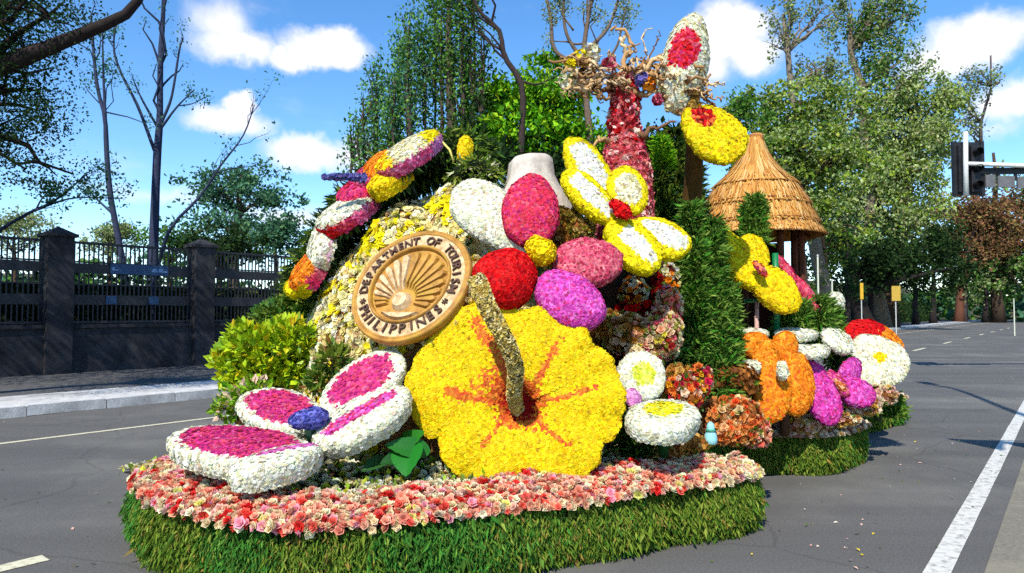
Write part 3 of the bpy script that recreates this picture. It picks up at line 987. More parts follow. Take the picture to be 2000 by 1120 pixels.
# --- centre: tall columnar trees behind the float
def columnar(label, D, base, cols, n, pal, r=.28):
    """cols = [(px, top, bottom, halfwidth), ...] upright plumes"""
    t = thing('columnar_tree', label, 'tree', 'tall columnar trees behind the float')
    mb = MB(); bc = lin(78, 66, 58)
    foot = P(base, 600, D); foot[2] = 0
    P_, C_, N_ = [], [], []
    tot = sum((c[2] - c[1]) * c[3] for c in cols)
    for i, (x, y0, y1, hw) in enumerate(cols):
        dd = RNG.uniform(-1.0, 1.0)
        top, bot = P(x, y0, D + dd), P(x + RNG.uniform(-8, 8), y1, D + dd)
        a = foot + (0, 0, max(.3, bot[2] - 3.0)) if i else foot
        pth = curve(np.array([a, bot * .6 + a * .4 + (0, 0, .2), bot, bot * .5 + top * .5 + RNG.normal(0, .1, 3), top]), 14)
        tube(mb, pth, np.linspace(r if i == 0 else r * .34, .02, 14), 7, bc, wob=.06)
        m = int(1.35 * n * (y1 - y0) * hw / tot)
        k = max(1, int(m / 26))
        for _ in range(k):
            f = RNG.random() ** .8
            cen = bot + (top - bot) * f
            w = 1.12 * hw * D / F * (1 - .75 * f ** 2) * (.45 + .55 * min(1, f * 4))
            an = RNG.uniform(0, 6.28); rr = w * math.sqrt(RNG.random())
            cen = cen + np.array((math.cos(an) * rr, math.sin(an) * rr, 0))
            pp = cen + RNG.normal(0, 1, (26, 3)) * np.array((.21, .21, .44)) * (D / 26)
            P_.append(pp); C_.append(pick(pal, 26) * RNG.uniform(.65, 1.25))
        for _ in range(10):
            f = RNG.uniform(.0, .8); q = bot + (top - bot) * f
            tube(mb, limb_path(q, q + np.array((RNG.normal(0, hw * D / F * .5), RNG.normal(0, .3), RNG.uniform(.6, 1.8))), 4, 0, .05), np.linspace(.04, .012, 4), 4, bc, caps=False)
    mb.build('trunk', 'bark', t, smooth=True)
    pp = np.concatenate(P_); cc = np.clip(np.concatenate(C_), 0, .8)
    MB().inst(LEAF, pp, frames(RNG.normal(0, .9, (len(pp), 3)) + np.array((0, 0, .8)), axis='x'), RNG.uniform(.08, .20, len(pp)) * D / 26, np.clip(cc * 1.35, 0, .8)).build('crown', 'leaf_dull', t, stuff=True)


columnar('short dark columnar tree at the left of the tall group behind the float', 28, 735, [(735, 140, 330, 30), (708, 220, 340, 20), (765, 200, 330, 26), (690, 280, 345, 16)], 2600, G_BLUE + G_MID)
columnar('tall columnar tree with slim plumes left of the two thick trunks', 27, 800, [(800, 30, 300, 24), (782, 70, 290, 22), (825, 60, 300, 22), (845, -40, 280, 22), (770, 150, 300, 18)], 4600, G_MID + G_BLUE, .3)
columnar('tall thick trunked columnar tree in the middle behind the float', 26, 880, [(880, -120, 330, 34), (900, -60, 300, 26), (862, 10, 300, 24), (925, -30, 260, 24), (945, 60, 240, 22), (912, 90, 270, 30)], 5200, G_MID + G_DARK, .5)
bare_tree('dark bare tree with a crooked limb crossing the sky behind the float', 24,
          [([(1010, 380), (1020, 250), (1018, 165), (985, 110), (975, 60), (935, 20), (915, -40)], .17, .07), ([(1020, 160), (1050, 165), (1085, 150)], .06, .03)], (58, 48, 44), leaf=300, pal=G_MID)
bare_tree('sparse forked tree with pale bark rising behind the driftwood branches', 25,
          [([(1160, 400), (1150, 250), (1140, 130), (1145, 60), (1165, -60)], .2, .07), ([(1142, 130), (1085, 100), (1075, 30), (1058, -40)], .12, .05), ([(1142, 125), (1105, 60), (1100, -40)], .1, .05),
           ([(1146, 100), (1190, 50), (1215, -30)], .1, .04), ([(1150, 150), (1200, 100), (1215, 50), (1225, 10)], .07, .03), ([(1120, 60), (1095, 20), (1090, -40)], .05, .03)], (104, 88, 74), leaf=2600, pal=G_GREY)
tree('broadleaf_tree', 'sunlit bright green bushy tree right behind the float mound', 12.5, 1060,
     [(1000, 200, 60, 60), (1075, 205, 70, 55), (1060, 150, 50, 40, .3), (955, 225, 45, 60, .3), (1120, 215, 45, 55), (1040, 270, 110, 50), (965, 300, 60, 50), (1130, 290, 70, 50)], .16, .115, 12000, G_BRIGHT, 'trees behind the float', limbs=20, clump=.2, cl=50, up=.3)
tree('broadleaf_tree', 'dark leafy tree filling the gap between the float and the bright tree', 15, 1030,
     [(1000, 330, 110, 60), (900, 330, 60, 50), (1120, 340, 90, 60), (1290, 330, 70, 70), (1300, 420, 80, 80)], .2, .15, 6000, G_DARK, 'trees behind the float', limbs=14, clump=.22, cl=50)

# --- right: tall trees along the far bend
RG = 'tall trees along the far right roadside'
tree('roadside_tree', 'broad dark green pine behind the thatched hut roof', 40, 1560,
     [(1500, 250, 70, 60), (1560, 200, 80, 50), (1640, 230, 80, 60), (1450, 210, 35, 30), (1540, 300, 100, 60), (1620, 330, 90, 60), (1600, 420, 90, 50)], .55, .25, 17000, [(c_ * 1.3, w_) for c_, w_ in G_OLIVE + G_GREY[:2]], RG, limbs=24, clump=.17, cl=60, twigs=3)
tree('roadside_tree', 'small bright green treetop peeping left of the hut roof', 36, 1440, [(1440, 200, 26, 28), (1425, 230, 30, 30), (1470, 240, 40, 30), (1440, 300, 60, 50)], .25, .22, 2200, G_MID, RG, clump=.2, limbs=8, cl=50)
tree('roadside_tree', 'tall airy tree whose thin top reaches the upper frame edge', 52, 1610,
     [(1535, 90, 40, 70, 0, .5), (1610, 40, 50, 80, 0, .5), (1620, 150, 60, 60, 0, .6), (1530, 30, 30, 40, 0, .4)], .6, .26, 3600, G_GREY, RG, limbs=24, clump=.18, cl=40, bark=(120, 108, 92), twigs=3)
tree('roadside_tree', 'tall feathery tree right of the airy one, cut by the upper edge', 50, 1720,
     [(1700, 60, 50, 90, 0, .6), (1760, 40, 45, 80, 0, .6), (1660, 30, 35, 60, 0, .5), (1745, 150, 70, 60, 0, .7)], .6, .26, 5600, G_GREY + G_MID, RG, limbs=24, clump=.17, cl=40, bark=(108, 96, 80), twigs=3)
tree('roadside_tree', 'huge grey green weeping tree filling the right background', 46, 1730,
     [(1720, 260, 120, 90), (1785, 280, 80, 90), (1680, 340, 90, 80), (1740, 380, 100, 90), (1700, 440, 110, 60), (1790, 190, 60, 60), (1800, 350, 50, 50)], .7, .25, 34000, [(c_ * 1.35, w_) for c_, w_ in G_GREY + G_OLIVE[:1]], RG, limbs=28, clump=.14, cl=70, up=-.8)
tree('roadside_tree', 'thin sparse tree with see-through twigs against the right cloud', 44, 1880,
     [(1890, 150, 40, 40, 0, .6), (1920, 170, 35, 50, 0, .5), (1880, 230, 35, 50, 0, .6), (1935, 110, 18, 12, 0, .4)], .22, .2, 1300, G_GREY, RG, limbs=22, clump=.2, cl=30, bark=(80, 70, 70), twigs=3)
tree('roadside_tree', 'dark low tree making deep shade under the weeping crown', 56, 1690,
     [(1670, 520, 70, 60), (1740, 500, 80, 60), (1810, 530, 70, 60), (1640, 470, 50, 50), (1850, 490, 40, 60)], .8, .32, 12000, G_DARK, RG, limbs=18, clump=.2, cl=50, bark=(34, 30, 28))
tree('rusty_tree', 'rust brown crowned tree with thick reddish trunk at the right', 62, 1872,
     [(1895, 420, 75, 45), (1960, 425, 80, 55), (1860, 455, 40, 40), (1890, 480, 50, 40), (1990, 480, 60, 50), (1920, 500, 60, 45), (2060, 430, 80, 70)], .40, .32, 18000, RUST, RG, bark=(96, 60, 44), limbs=26, clump=.16, cl=60, up=-.3)
tree('roadside_tree', 'green tree behind the rust brown one at the right edge', 75, 1950,
     [(1960, 560, 80, 40), (2010, 530, 70, 60), (1900, 560, 50, 45), (2080, 540, 80, 60), (1960, 330, 40, 20, 0, .6), (1940, 300, 30, 16, 0, .4), (2060, 350, 80, 30)], .6, .4, 8000, G_MID + G_GREY, RG, clump=.2, limbs=16, cl=60)
tree('roadside_tree', 'slim tree with a mottled trunk right beside the hut eave', 30, 1612,
     [(1600, 420, 40, 40), (1630, 500, 40, 50), (1600, 340, 40, 60), (1580, 540, 40, 40)], .19, .17, 2600, G_OLIVE, RG, clump=.22, limbs=10, cl=40, bark=(128, 92, 66))
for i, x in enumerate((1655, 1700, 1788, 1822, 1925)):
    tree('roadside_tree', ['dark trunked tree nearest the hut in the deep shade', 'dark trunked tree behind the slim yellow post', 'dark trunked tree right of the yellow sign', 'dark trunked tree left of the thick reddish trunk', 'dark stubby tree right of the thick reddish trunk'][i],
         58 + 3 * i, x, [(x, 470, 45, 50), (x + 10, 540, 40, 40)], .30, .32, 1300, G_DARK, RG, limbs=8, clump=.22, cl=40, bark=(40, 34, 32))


# undergrowth along the far kerb closes the view below the crowns
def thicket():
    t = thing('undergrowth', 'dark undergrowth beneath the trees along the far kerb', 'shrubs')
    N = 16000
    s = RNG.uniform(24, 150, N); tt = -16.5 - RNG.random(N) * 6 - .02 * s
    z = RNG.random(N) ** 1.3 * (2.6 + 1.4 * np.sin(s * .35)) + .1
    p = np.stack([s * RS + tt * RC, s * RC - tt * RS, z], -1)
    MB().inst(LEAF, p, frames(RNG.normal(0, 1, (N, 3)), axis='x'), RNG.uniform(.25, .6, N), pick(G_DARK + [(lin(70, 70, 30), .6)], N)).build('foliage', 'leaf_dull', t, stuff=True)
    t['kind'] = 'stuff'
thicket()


# far wooded slope that closes the horizon
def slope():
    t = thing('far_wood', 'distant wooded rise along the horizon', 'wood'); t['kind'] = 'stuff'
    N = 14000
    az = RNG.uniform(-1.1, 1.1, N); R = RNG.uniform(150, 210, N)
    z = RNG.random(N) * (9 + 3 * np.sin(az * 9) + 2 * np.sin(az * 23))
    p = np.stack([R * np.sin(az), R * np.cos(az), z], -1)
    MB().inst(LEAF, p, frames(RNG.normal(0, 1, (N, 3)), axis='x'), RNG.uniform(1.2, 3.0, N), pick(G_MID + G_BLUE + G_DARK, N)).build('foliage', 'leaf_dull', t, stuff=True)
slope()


def hills():
    n = 90
    az = np.linspace(-1.25, 1.25, n)
    h = 11 + 3 * np.sin(az * 7) + 2 * np.sin(az * 17 + 1) + 1.2 * np.sin(az * 41)
    rows = [(200, 0 * h - .2), (215, h * .55), (235, h * .9), (270, h)]
    V = np.concatenate([np.stack([r * np.sin(az), r * np.cos(az), z + 0 * az], -1) for r, z in rows])
    i = np.arange(n - 1)
    Q = np.concatenate([np.stack([i + k * n, i + 1 + k * n, i + 1 + (k + 1) * n, i + (k + 1) * n], -1) for k in range(3)])
    structure(MB().add(V, quads=Q).build('hills', 'earth', smooth=True))
hills()


# ------------------------------------------------------------------ building, signs, posts on the right
def traffic_signal():
    D = 18.0
    t = thing('traffic_signal', 'dark traffic signal hung from a white mast arm at the right edge', 'traffic signal')
    def slab(x0, x1, y0, y1, d0, dep, name, mat, parent=t, col=(1, 1, 1)):
        a, b = P(x0, y1, D + d0), P(x1, y0, D + d0)
        mb = MB(); box(mb, (a + b) / 2 + np.array((0, dep / 2, 0)), ((b[0] - a[0]) / 2, 0, 0), (0, dep / 2, 0), (0, 0, (b[2] - a[2]) / 2), col=col)
        return mb.build(name, mat, parent)
    hs_ = slab(1866, 1921, 278, 381, .10, .05, 'backplate', 'dark_glass')
    slab(1874, 1884, 284, 375, -.02, .10, 'housing', 'dark_glass')
    slab(1899, 1915, 284, 375, -.02, .10, 'housing', 'dark_glass')
    for y in (284, 316, 348):
        c = P(1907, y + 14, D - .02)
        tube(MB(), [c, c + np.array((0, -.16, 0))], [.10, .10], 14, lin(20, 20, 22), caps=False).build('visor', 'metal_paint', t, smooth=True)
    slab(1865, 1868, 276, 383, .06, .12, 'edge_strip', 'dark_glass'); slab(1918, 1922, 276, 383, .06, .12, 'edge_strip', 'dark_glass')
    tube(MB(), [P(1887, 382, D - .12), P(1886, 320, D - .12), P(1886, 258, D - .12)], [.065, .06, .055], 12, A(226, 226, 218)).build('bracket', 'metal_paint', t, smooth=True)
    a = P(1888, 320, D - .1); e = P(2000, 324, D - .1); far = a + (e - a) * 3.2
    tube(MB(), [a, a * .5 + far * .5, far], [.055, .065, .08], 12, A(226, 226, 218)).build('mast_arm', 'metal_paint', t, smooth=True)
    slab(1897, 2150, 328, 339, .0, .12, 'light_bar', 'dark_glass')
    for x in (1931, 1951, 1985, 2030): slab(x - 2, x + 2, 338, 352, .02, .06, 'hanger', 'dark_glass')
    slab(1926, 1944, 342, 366, .0, .05, 'hanging_plate', 'grey_cladding'); slab(1950, 1982, 344, 366, .0, .05, 'hanging_plate', 'grey_cladding'); slab(1988, 2040, 346, 368, .0, .05, 'hanging_plate', 'grey_cladding')
    tube(MB(), [np.array((far[0], far[1], 0)), np.array((far[0], far[1], far[2] * .5)), far + np.array((0, 0, .4))], [.16, .13, .10], 14, A(190, 192, 188)).build('post', 'metal_paint', t, smooth=True)
traffic_signal()


def post_sign(label, px, D, ytop, ybot_plate, w, col, polecol=(200, 200, 190)):
    t = thing('road_sign', label, 'sign')
    c = P(px, (ytop + ybot_plate) / 2, D); k = D / F
    mb = MB(); box(mb, c, (w * k / 2, 0, 0), (0, .02, 0), (0, 0, (ybot_plate - ytop) * k / 2), col=A(*col)); mb.build('plate', 'paintwork', t)
    mb = MB(); tube(mb, [(c[0], c[1] + .06, 0), (c[0], c[1] + .06, c[2] + .2)], .035, 8, A(*polecol)); mb.build('pole', 'metal_paint', t)
post_sign('yellow sign on a white pole behind the egg patterned wing', 1750, 45, 559, 588, 17, (196, 160, 60))
post_sign('slim yellow post sign left of the yellow square sign', 1683, 47, 553, 585, 6, (220, 170, 40))
for px, D, y0, lb in ((1597, 30, 500, 'thin white pole standing right of the hut'), (1625, 34, 548, 'thinner white pole right of the first, by the white oval petal'), (1980, 50, 585, 'short white bollard pole at the far right kerb')):
    c = P(px, y0, D); mb = MB(); tube(mb, [(c[0], c[1], 0), (c[0], c[1], c[2] * .5), tuple(c)], [.045, .04, .035], 8, A(214, 216, 190)); tube(mb, [tuple(c), (c[0], c[1], c[2] + .06)], [.06, .02], 8, A(180, 180, 170))
    tag(mb.build('pole', 'metal_paint'), lb, 'pole')
# white painted kerb on the far side
mb = MB()
for k in range(24):
    box(mb, ST(60 + k * 3, -13.0, .1), ST(1.4, 0), ST(0, .12), (0, 0, .13))


def street_lamp():
    """stands right of the viewer, outside the frame; its arm is shaped to throw a shadow across the road"""
    t = thing('street_lamp', 'tall lamp post with long bent arm on the right roadside', 'street lamp')
    sd = np.array(SUN_DIR) / SUN_DIR[2]
    g2, g1 = np.array((8.42, 11.36, 0)), np.array((9.84, 16.4, 0))
    e, f = g2 + sd * 8.6, g1 + sd * 9.2
    kn = g1 + (g2 - g1) * .25 + np.array((.25, 0, 0)) + sd * 9.1
    path = curve(np.array([e * np.array((1, 1, 0)), e * np.array((1, 1, .5)), e - (0, 0, .4), e + (f - e) * .1 + (0, 0, .1), kn, f]), 30)
    tube(MB(), path, np.linspace(.11, .05, 30), 10, A(150, 152, 150)).build('pole', 'metal_paint', t, smooth=True)
    mb = MB(); box(mb, f + (.1, .25, -.03), (.05, .32, 0), (.14, -.02, 0), (0, 0, .05), col=A(120, 122, 120)); mb.build('lamp_head', 'metal_paint', t)
    # two unseen pennants on brackets, added to cast small shadows on the road
    for k, (gx, gy, h) in enumerate(((6.05, 8.95, 5.6), (6.55, 8.75, 5.2))):
        c = np.array((gx, gy, 0)) + sd * h
        q = np.array((e[0], e[1], c[2] + .35))
        tube(MB(), [q, (q + c) / 2 + (0, 0, .18), c + (0, 0, .35)], .02, 6, A(120, 120, 120)).build('bracket', 'metal_paint', t, smooth=True)
        V = [c + (-.32, .1, .33), c + (.32, -.1, .33), c + (.1, -.03, -.45), c + (-.32, .14, .33), c + (.32, -.06, .33), c + (.1, .01, -.45)]
        MB().add(V, tris=[(0, 1, 2), (3, 5, 4)], quads=[(0, 3, 4, 1), (1, 4, 5, 2), (2, 5, 3, 0)], col=A(40, 80, 170)).build('shadow_pennant', 'paintwork', t)
street_lamp()


# ================================================================== THE FLOAT
# ------------------------------------------------------------------ platform with fringe and flower border
OUT = curve([(5.0, -6.0), (3.5, -6.1), (2.6, -5.95), (2.2, -5.5), (2.03, -4.75), (2.08, -4.1), (2.3, -3.5), (2.9, -3.07), (3.43, -2.78), (4.06, -2.42), (4.7, -2.14), (5.3, -1.9), (5.62, -2.0), (5.9, -2.4), (6.4, -2.75),
             (7.1, -2.65), (7.6, -2.05), (8.2, -1.85), (8.75, -1.85), (9.1, -2.2), (9.6, -2.5), (10.4, -2.3), (11.2, -2.1), (11.95, -2.0), (12.6, -2.6), (12.8, -4.0), (12.3, -5.5), (9, -6.0), (6.5, -6.1)], 240)
PATH = np.array([ST(a, b) for a, b in OUT])
TAN = np.gradient(PATH, axis=0); TAN /= np.linalg.norm(TAN, axis=1, keepdims=True)
NOR = np.stack([TAN[:, 1], -TAN[:, 0], np.zeros(len(TAN))], -1)          # outward
cen = PATH.mean(0)
if ((PATH - cen) * NOR).sum() < 0: NOR = -NOR
UP = np.array((0, 0, 1.0))

plat = thing('float_platform', 'low rounded float platform with mossy green fringe and peach flower border', 'parade float')
# body of the platform
mb = MB()
n_ = len(PATH)
rows = [PATH - NOR * .20 + UP * .10, PATH - NOR * .13 + UP * .36, PATH - NOR * .14 + UP * .44]
V = np.concatenate(rows)
i = np.arange(n_ - 1)
Q = np.concatenate([np.stack([i + r * n_, i + 1 + r * n_, i + 1 + (r + 1) * n_, i + (r + 1) * n_], -1) for r in range(2)])
mb.add(V, quads=Q, col=lin(24, 34, 12))
mb.build('skirt_board', 'foam', plat)
top = np.concatenate([PATH - NOR * .14 + UP * .44, [ST(6.0, -4.2, .50)]])
mb = MB(); mb.add(top, tris=[(k, (k + 1) % n_, n_) for k in range(n_)], col=lin(60, 60, 26)); mb.build('deck', 'dark_coir', plat)


def fringe():
    """hanging sprigs, denser and longer towards the hem"""
    seg = np.linalg.norm(np.diff(PATH, axis=0), axis=1); cum = np.concatenate([[0], np.cumsum(seg)])
    N = 120000
    L = RNG.uniform(0, cum[-1], N)
    # most sprigs on the sides the camera can see
    k = np.clip(np.searchsorted(cum, L) - 1, 0, n_ - 2)
    f = ((L - cum[k]) / seg[k])[:, None]
    p = PATH[k] * (1 - f) + PATH[k + 1] * f; nr = NOR[k]
    h = RNG.random(N) ** .9
    z = .03 + .40 * h
    bulge = .03 * np.sin(L * 2.3) + .02 * np.sin(L * 7.1)
    p = p + nr * (-.12 + bulge + .02 * RNG.normal(0, 1, N) + .05 * np.sin(h * math.pi))[:, None]; p[:, 2] = z
    d = nr * RNG.uniform(.10, .6, N)[:, None] - UP * RNG.uniform(.45, 1.1, N)[:, None] + TAN[k] * RNG.normal(0, .45, N)[:, None]
    tone = .5 + .5 * np.sin(L * 3.1 + 2 * np.sin(L * 1.3))
    c1 = pick([(lin(122, 146, 44), 3), (lin(100, 132, 38), 3), (lin(150, 164, 64), 1.6), (lin(160, 136, 64), .8), (lin(70, 104, 30), 2)], N)
    c2 = pick([(lin(76, 142, 48), 3), (lin(60, 122, 42), 3), (lin(110, 160, 60), 1.4), (lin(70, 104, 34), 2)], N)
    col = np.where((tone + RNG.normal(0, .25, N) > .62)[:, None], c2, c1)
    ln = RNG.uniform(.025, .065, N) * np.where(RNG.random(N) < .06, 1.8, 1)
    ln = np.minimum(ln, z + .03); col = col * .86
    MB().inst(BLADE, p, frames(d, axis='x'), ln, col).build('fringe', 'leaf_dull', plat, stuff=True)
fringe()


def straw_tuft():
    """dry straw showing through the fringe at the left hem"""
    g = P(305, 1050, 5.05); N = 220
    p = g + RNG.normal(0, 1, (N, 3)) * np.array((.045, .04, .02)); p[:, 2] = RNG.uniform(.14, .26, N)
    d = np.tile((0, -.25, -1.0), (N, 1)) + RNG.normal(0, .2, (N, 3))
    MB().inst(SPRIG, p, frames(d, axis='x'), RNG.uniform(.08, .15, N) * 1.0, pick([(A(176, 140, 70), 2), (A(140, 104, 50), 2)], N)).build('straw', 'leaf_dull', plat, stuff=True)
straw_tuft()


def border():
    """a thick roll of blooms along the front edge"""
    k0, k1 = 8, 106
    idx = np.arange(k0, k1)

    def fn(u, v):
        ii = k0 + v * (k1 - 1 - k0)
        a = np.floor(ii).astype(int); f = (ii - a)[..., None]; b = np.minimum(a + 1, n_ - 1)
        p = PATH[a] * (1 - f) + PATH[b] * f; nn = NOR[a] * (1 - f) + NOR[b] * f
        w = .44 * np.clip(np.minimum(v * 12, (1 - v) * 9), .35, 1)
        x = -.065 - w * u ** 1.15
        z = .445 + .075 * np.sin(u * math.pi * .56) + .02 * np.sin(v * 60) * u
        return p + nn * x[..., None] + UP * z[..., None]
    V, Q, UV = grid(fn, 7, 140)
    mb = MB(); mb.add(V, quads=Q, col=A(226, 140, 110)); b = mb.build('flower_border', 'foam', plat, smooth=True)
    p, n, uv = sample(V, Q, UV, .031, 5)
    n = np.where(n[:, 2:3] < 0, -n, n)
    # an extra row droops over the outer edge
    v_ = np.linspace(.01, .99, 300); e_ = fn(np.zeros(300), v_)
    o_ = unit(e_ - np.array((0, 7.0, .4))); o_ = e_ - np.array((0, 7.0, .4)); o_[:, 2] = 0; o_ /= np.linalg.norm(o_, axis=1, keepdims=True)
    p = np.concatenate([p, e_ + o_ * .01 + UP * RNG.uniform(-.022, .015, (300, 1)) + RNG.normal(0, .01, (300, 3))]); n = np.concatenate([n, o_ + UP * .3]); uv = np.concatenate([uv, np.stack([np.zeros(300) + .2, v_], -1)])
    N = len(p)
    # red blooms come in knots
    cl = .5 + .5 * np.sin(uv[:, 1] * 95 + 3 * np.sin(uv[:, 0] * 7 + uv[:, 1] * 31))
    col = pick(BORDER, N)
    pale = pick([(A(250, 240, 200), 3), (A(248, 226, 180), 3), (A(250, 200, 160), 2), (A(240, 232, 130), 1)], N)
    red = pick([(A(236, 50, 44), 3), (A(246, 92, 72), 3), (A(220, 20, 30), 1)], N)
    x = RNG.random(N)
    col = np.where(((cl > .93) & (x < .5))[:, None], red, col)
    col = np.where((((cl < .22) | (uv[:, 1] > .82)) & (x < .55))[:, None], pale, col)
    size = .027 * RNG.uniform(.65, 1.5, N)
    fr = frames(n + np.array((0, -.15, .1)), tilt=.5); p = p + n * RNG.uniform(-.012, .022, (N, 1)) - UP * (uv[:, :1] < .12) * RNG.uniform(0, .02, (N, 1))
    near = np.argsort(np.linalg.norm(p - np.array((-.9, 0, 1.7)), axis=1))
    own = near[:300]; rest = near[300:]
    MB().inst(LILY, p[rest], fr[rest], size[rest], col[rest]).build('blooms', 'petal', b, stuff=True)
    # the nearest blooms are pieces of their own; alike ones share a mesh by colour
    q = np.round(col[own] * 5).astype(int)
    meshes = {}
    for j, kk in zip(own, map(tuple, q)):
        if kk not in meshes:
            meshes[kk] = MB().add(LILY[0], tris=LILY[1], col=col[j]).mesh('bloom', 'petal')
        o = bpy.data.objects.new('bloom', meshes[kk])
        M = np.eye(4); M[:3, :3] = fr[j] * size[j]; M[:3, 3] = p[j]
        o.parent = b
        COL.objects.link(o)
        from mathutils import Matrix
        o.matrix_local = Matrix(M.tolist())
border()


def rear_strip():
    """thinner pale band on the rear steps of the platform"""
    k0, k1 = 124, 198

    def fn(u, v):
        ii = k0 + v * (k1 - 1 - k0)
        a = np.floor(ii).astype(int); f = (ii - a)[..., None]; b = np.minimum(a + 1, n_ - 1)
        p = PATH[a] * (1 - f) + PATH[b] * f; nn = NOR[a] * (1 - f) + NOR[b] * f
        return p + nn * (-.02 - .28 * u)[..., None] + UP * (.40 + .10 * np.sin(u * 1.6))[..., None]
    V, Q, UV = grid(fn, 4, 90)
    mb = MB(); mb.add(V, quads=Q, col=A(170, 140, 110)); b = mb.build('rear_flower_strip', 'foam', plat, smooth=True)
    cover(V, Q, UV, .045, flat([(A(246, 214, 190), 4), (A(244, 176, 160), 3), (A(250, 238, 214), 3), (A(190, 140, 90), 1), (A(236, 200, 90), 1)]), b, T=LILY, size=.036, toward=np.array((0, 0, 6.0)))
rear_strip()


def deck_planting(label, quad_px, n, pal, size, name='flower_bed', T=LILY, hump=.05, z0=.40, leaves=.35):
    """a bed of small flowers and leaves on the deck: quad in (s, t)"""
    t = thing(name, label, 'flower bed')
    q = np.array([ST(a, b) for a, b in quad_px])

    def fn(u, v):
        u_, v_ = u[..., None], v[..., None]
        p = q[0] * (1 - u_) * (1 - v_) + q[1] * u_ * (1 - v_) + q[2] * u_ * v_ + q[3] * (1 - u_) * v_
        h = np.sin(u * math.pi) ** .5 * np.sin(v * math.pi) ** .5
        return p + UP * (z0 + hump * h + .03 * np.sin(u * 17) * np.sin(v * 13))[..., None]
    V, Q, UV = grid(fn, 12, 16)
    mb = MB(); mb.add(V, quads=Q, col=lin(50, 46, 20)); b = mb.build('soil', 'dark_coir', t, smooth=True)
    p, nn, uv = sample(V, Q, UV, size * 1.5)
    nn = np.where(nn[:, 2:3] < 0, -nn, nn)
    m = RNG.random(len(p)) > leaves
    MB().inst(T, p[m] + nn[m] * .02, frames(nn[m], tilt=.4), size * RNG.uniform(.7, 1.3, m.sum()), pick(pal, m.sum())).build('florets', 'petal', b, stuff=True)
    k = RNG.integers(0, len(p), int(len(p) * 1.2))
    MB().inst(LEAF, p[k] + RNG.normal(0, .02, (len(k), 3)), frames(nn[k] + RNG.normal(0, .7, (len(k), 3)), axis='x'), size * 1.7 * RNG.uniform(.6, 1.3, len(k)), pick(G_OLIVE + G_FRESH, len(k))).build('leaves', 'leaf', b, stuff=True)
    return t


deck_planting('cream and yellow green flower bed behind the border, left of the hibiscus', [(2.3, -5.8), (2.5, -3.75), (4.4, -3.3), (4.6, -6.0)], 0, CREAM + [(A(200, 196, 60), 3)], .034, z0=.45)
deck_planting('cream flower bed behind the border, right of the hibiscus', [(3.3, -3.3), (5.3, -2.3), (6.0, -3.4), (4.4, -4.3)], 0, CREAM + [(A(180, 120, 50), 2)], .030, hump=.05, z0=.45)


# ------------------------------------------------------------------ mounds
def blob(center, rad, H, z0, pw=2.2, q=.55, bumps=.05, seed=0):
    ph = np.random.default_rng(seed).uniform(0, 6.28, 6)

    def fn(u, v):
        th = v * 2 * math.pi
        f = (1 - np.clip(u, 0, .9995) ** pw) ** q
        b = 1 + bumps * (np.sin(3 * th + ph[0] + 2 * u) + .7 * np.sin(5 * th + ph[1] + 5 * u) + .5 * np.sin(8 * th + ph[2] - 7 * u))
        return np.stack([center[0] + rad[0] * f * b * np.cos(th), center[1] + rad[1] * f * b * np.sin(th), z0 + H * u], -1)
    V, Q, UV = grid(fn, 26, 56, True)
    return V, Q, UV


mound = thing('flower_mound', 'brown fibre mound in the middle of the float, spread with cream and yellow flowers', 'mound')
MC = (-.62, 7.25)
MV, MQ, MUV = blob(MC, (1.62, 1.6), 2.55, .35)
core = MB().add(MV, quads=MQ).build('core', 'coir', mound, smooth=True)


def px_of(p):
    y = p[:, 1] * _c + (p[:, 2] - CAM_H) * _s; z = -p[:, 1] * _s + (p[:, 2] - CAM_H) * _c
    return 1000 + F * p[:, 0] / y, 560 - F * z / y


def mound_keep(p, uv):
    # the flower cover runs up the left flank and round the medallion; the lower middle stays bare fibre
    a = np.arctan2(p[:, 1] - MC[1], p[:, 0] - MC[0])       # -pi/2 looks at the viewer
    left = (a < -1.95) | (a > 2.2)
    upper = p[:, 2] > 1.35 + .12 * np.sin(a * 7)
    right = (a > -1.0)
    return (left | upper) & ~(right & (p[:, 2] < 1.7)) & (RNG.random(len(p)) < .96)


parts_ = [(MV, MQ, MUV)]
for cc, rd, hh, sd in (((-1.42, 6.75), (.60, .75), 1.95, 5), ((-1.0, 6.65), (.75, .8), 2.38, 6), ((-.45, 6.7), (.8, .8), 2.62, 8)):
    parts_.append(blob(cc, rd, hh, .35, seed=sd, bumps=.04))
    MB().add(parts_[-1][0], quads=parts_[-1][1]).build('core', 'coir', mound, smooth=True)
sm_pts = [sample(a_, b_, c_, .047, 4) for a_, b_, c_ in parts_]
p, n, uv = [np.concatenate([q_[k_] for q_ in sm_pts]) for k_ in range(3)]
m = mound_keep(p, uv); p, n, uv = p[m], n[m], uv[m]
out_ = p - np.array((MC[0], MC[1], 1.2)); n = np.where((n * out_).sum(1, keepdims=True) < 0, -n, n)
vis = (n * (np.array((0, 0, 1.7)) - p)).sum(1) > -1.2
p, n, uv = p[vis], n[vis], uv[vis]
clus = np.sin(p[:, 0] * 9) + np.sin(p[:, 2] * 11 + p[:, 0] * 4) + np.sin(p[:, 1] * 10)
col = pick(MOUNDF, len(p))
yl = pick(LEMON, len(p))
isy = (clus > 1.35) & (RNG.random(len(p)) < .7)
col[isy] = yl[isy]
MB().inst(MUM, p + n * RNG.uniform(0, .04, (len(p), 1)), frames(n + np.array((-.1, -.2, .1)), tilt=.35), np.where(isy, .055, .040) * RNG.uniform(.7, 1.3, len(p)), col).build('florets', 'petal', core, stuff=True)
k = RNG.integers(0, len(p), 700)
